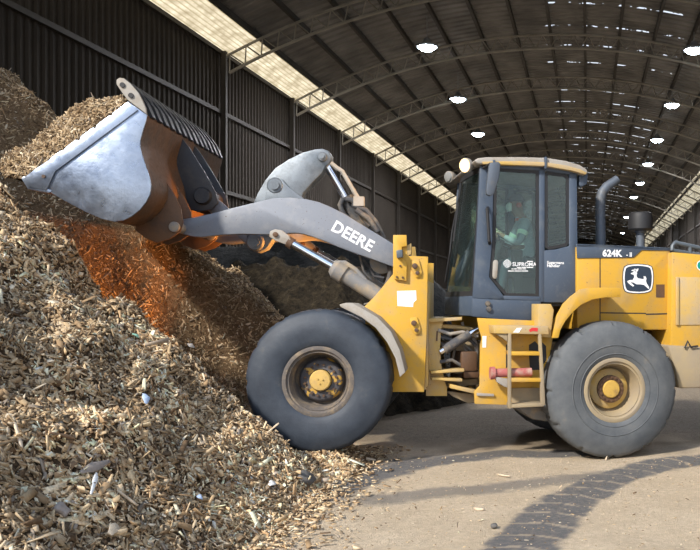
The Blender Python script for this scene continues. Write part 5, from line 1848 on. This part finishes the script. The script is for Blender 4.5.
scrap('wood_stick', (112, 495), (133, 511), 0.020, 0.014, 'wood_pale', 'pale straight stick slanting down beside the white splinter', 'wood', 0.0, 0.5, 0.04)
scrap('wood_stick', (266, 434), (279.5, 423), 0.018, 0.012, 'wood_pale', 'pale stick poking out of the chips against the front tyre', 'wood', 0.0, 0.5, 0.0, stand=1)
scrap('bark_curl', (316, 452), (320, 442), 0.030, 0.010, 'wood_pale', 'curled bark piece standing under the front tyre', 'wood', 0.02, 0.6, 0.0, stand=1)
scrap('plastic_scrap', (267, 488), (273, 485.5), 0.05, 0.010, 'plastic_white', 'white plastic scrap at the toe of the heap below the front tyre', 'scrap', 0.012, 0.6, 0.03)
scrap('plastic_scrap', (194, 500), (200, 503), 0.05, 0.010, 'plastic_blue', 'bluish white scrap low on the heap toward the floor', 'scrap', 0.012, 0.6, 0.03)
scrap('earth_clod', (298, 481), (312, 480), 0.13, 0.07, 'clod', 'dark grey clod resting at the toe of the chip heap', 'clod', 0.01, 0.5, 0.02)
scrap('wood_flake', (474, 509), (484, 510.5), 0.05, 0.02, 'wood_pale', 'pale chip lying alone on the open floor beside the tyre track', 'wood', 0.0, 0.5, 0.008)
scrap('wood_flake', (497, 475), (510, 477), 0.035, 0.015, 'wood_pale', 'flat pale chip on the floor between the two axles', 'wood', 0.0, 0.5, 0.008)
scrap('earth_clod', (491, 526.5), (497, 527.5), 0.05, 0.03, 'clod', 'small dark clod on the floor next to the wide tyre track', 'clod', 0.0, 0.5, 0.01)
scrap('wood_flake', (366, 459), (376, 461), 0.05, 0.02, 'wood_pale', 'pale chip on the floor just behind the front tyre', 'wood', 0.0, 0.5, 0.01)
# ------------------------------------------------------------------ light
w = bpy.data.worlds.new('sky')
SC.world = w
w.use_nodes = True
nt = w.node_tree
nt.nodes.clear()
out = nt.nodes.new('ShaderNodeOutputWorld')
bg = nt.nodes.new('ShaderNodeBackground')
tc = nt.nodes.new('ShaderNodeTexCoord')
sp = nt.nodes.new('ShaderNodeSeparateXYZ')
rp = nt.nodes.new('ShaderNodeValToRGB')
rp.color_ramp.elements[0].position = 0.0
rp.color_ramp.elements[0].color = (0.95, 0.97, 1.0, 1)
rp.color_ramp.elements[1].position = 0.7
rp.color_ramp.elements[1].color = (0.50, 0.68, 1.0, 1)
nt.links.new(tc.outputs['Generated'], sp.inputs[0])
nt.links.new(sp.outputs['Z'], rp.inputs['Fac'])
nt.links.new(rp.outputs['Color'], bg.inputs['Color'])
bg.inputs['Strength'].default_value = 1.3
nt.links.new(bg.outputs[0], out.inputs[0])

sun = bpy.data.lights.new('sun', 'SUN')
sun.energy = 4.8
sun.angle = R(4)
sun.color = (1.0, 0.93, 0.83)
so = bpy.data.objects.new('sun', sun)
beta, elev = R(33), R(36)
d = HALL.u * math.sin(beta) + HALL.v * math.cos(beta)
d = Vector((d.x * math.cos(elev), d.y * math.cos(elev), -math.sin(elev)))
so.rotation_euler = d.to_track_quat('-Z', 'Y').to_euler()
so.location = (-8, -8, 14)
COL.objects.link(so)
SC.view_settings.exposure = 0.3
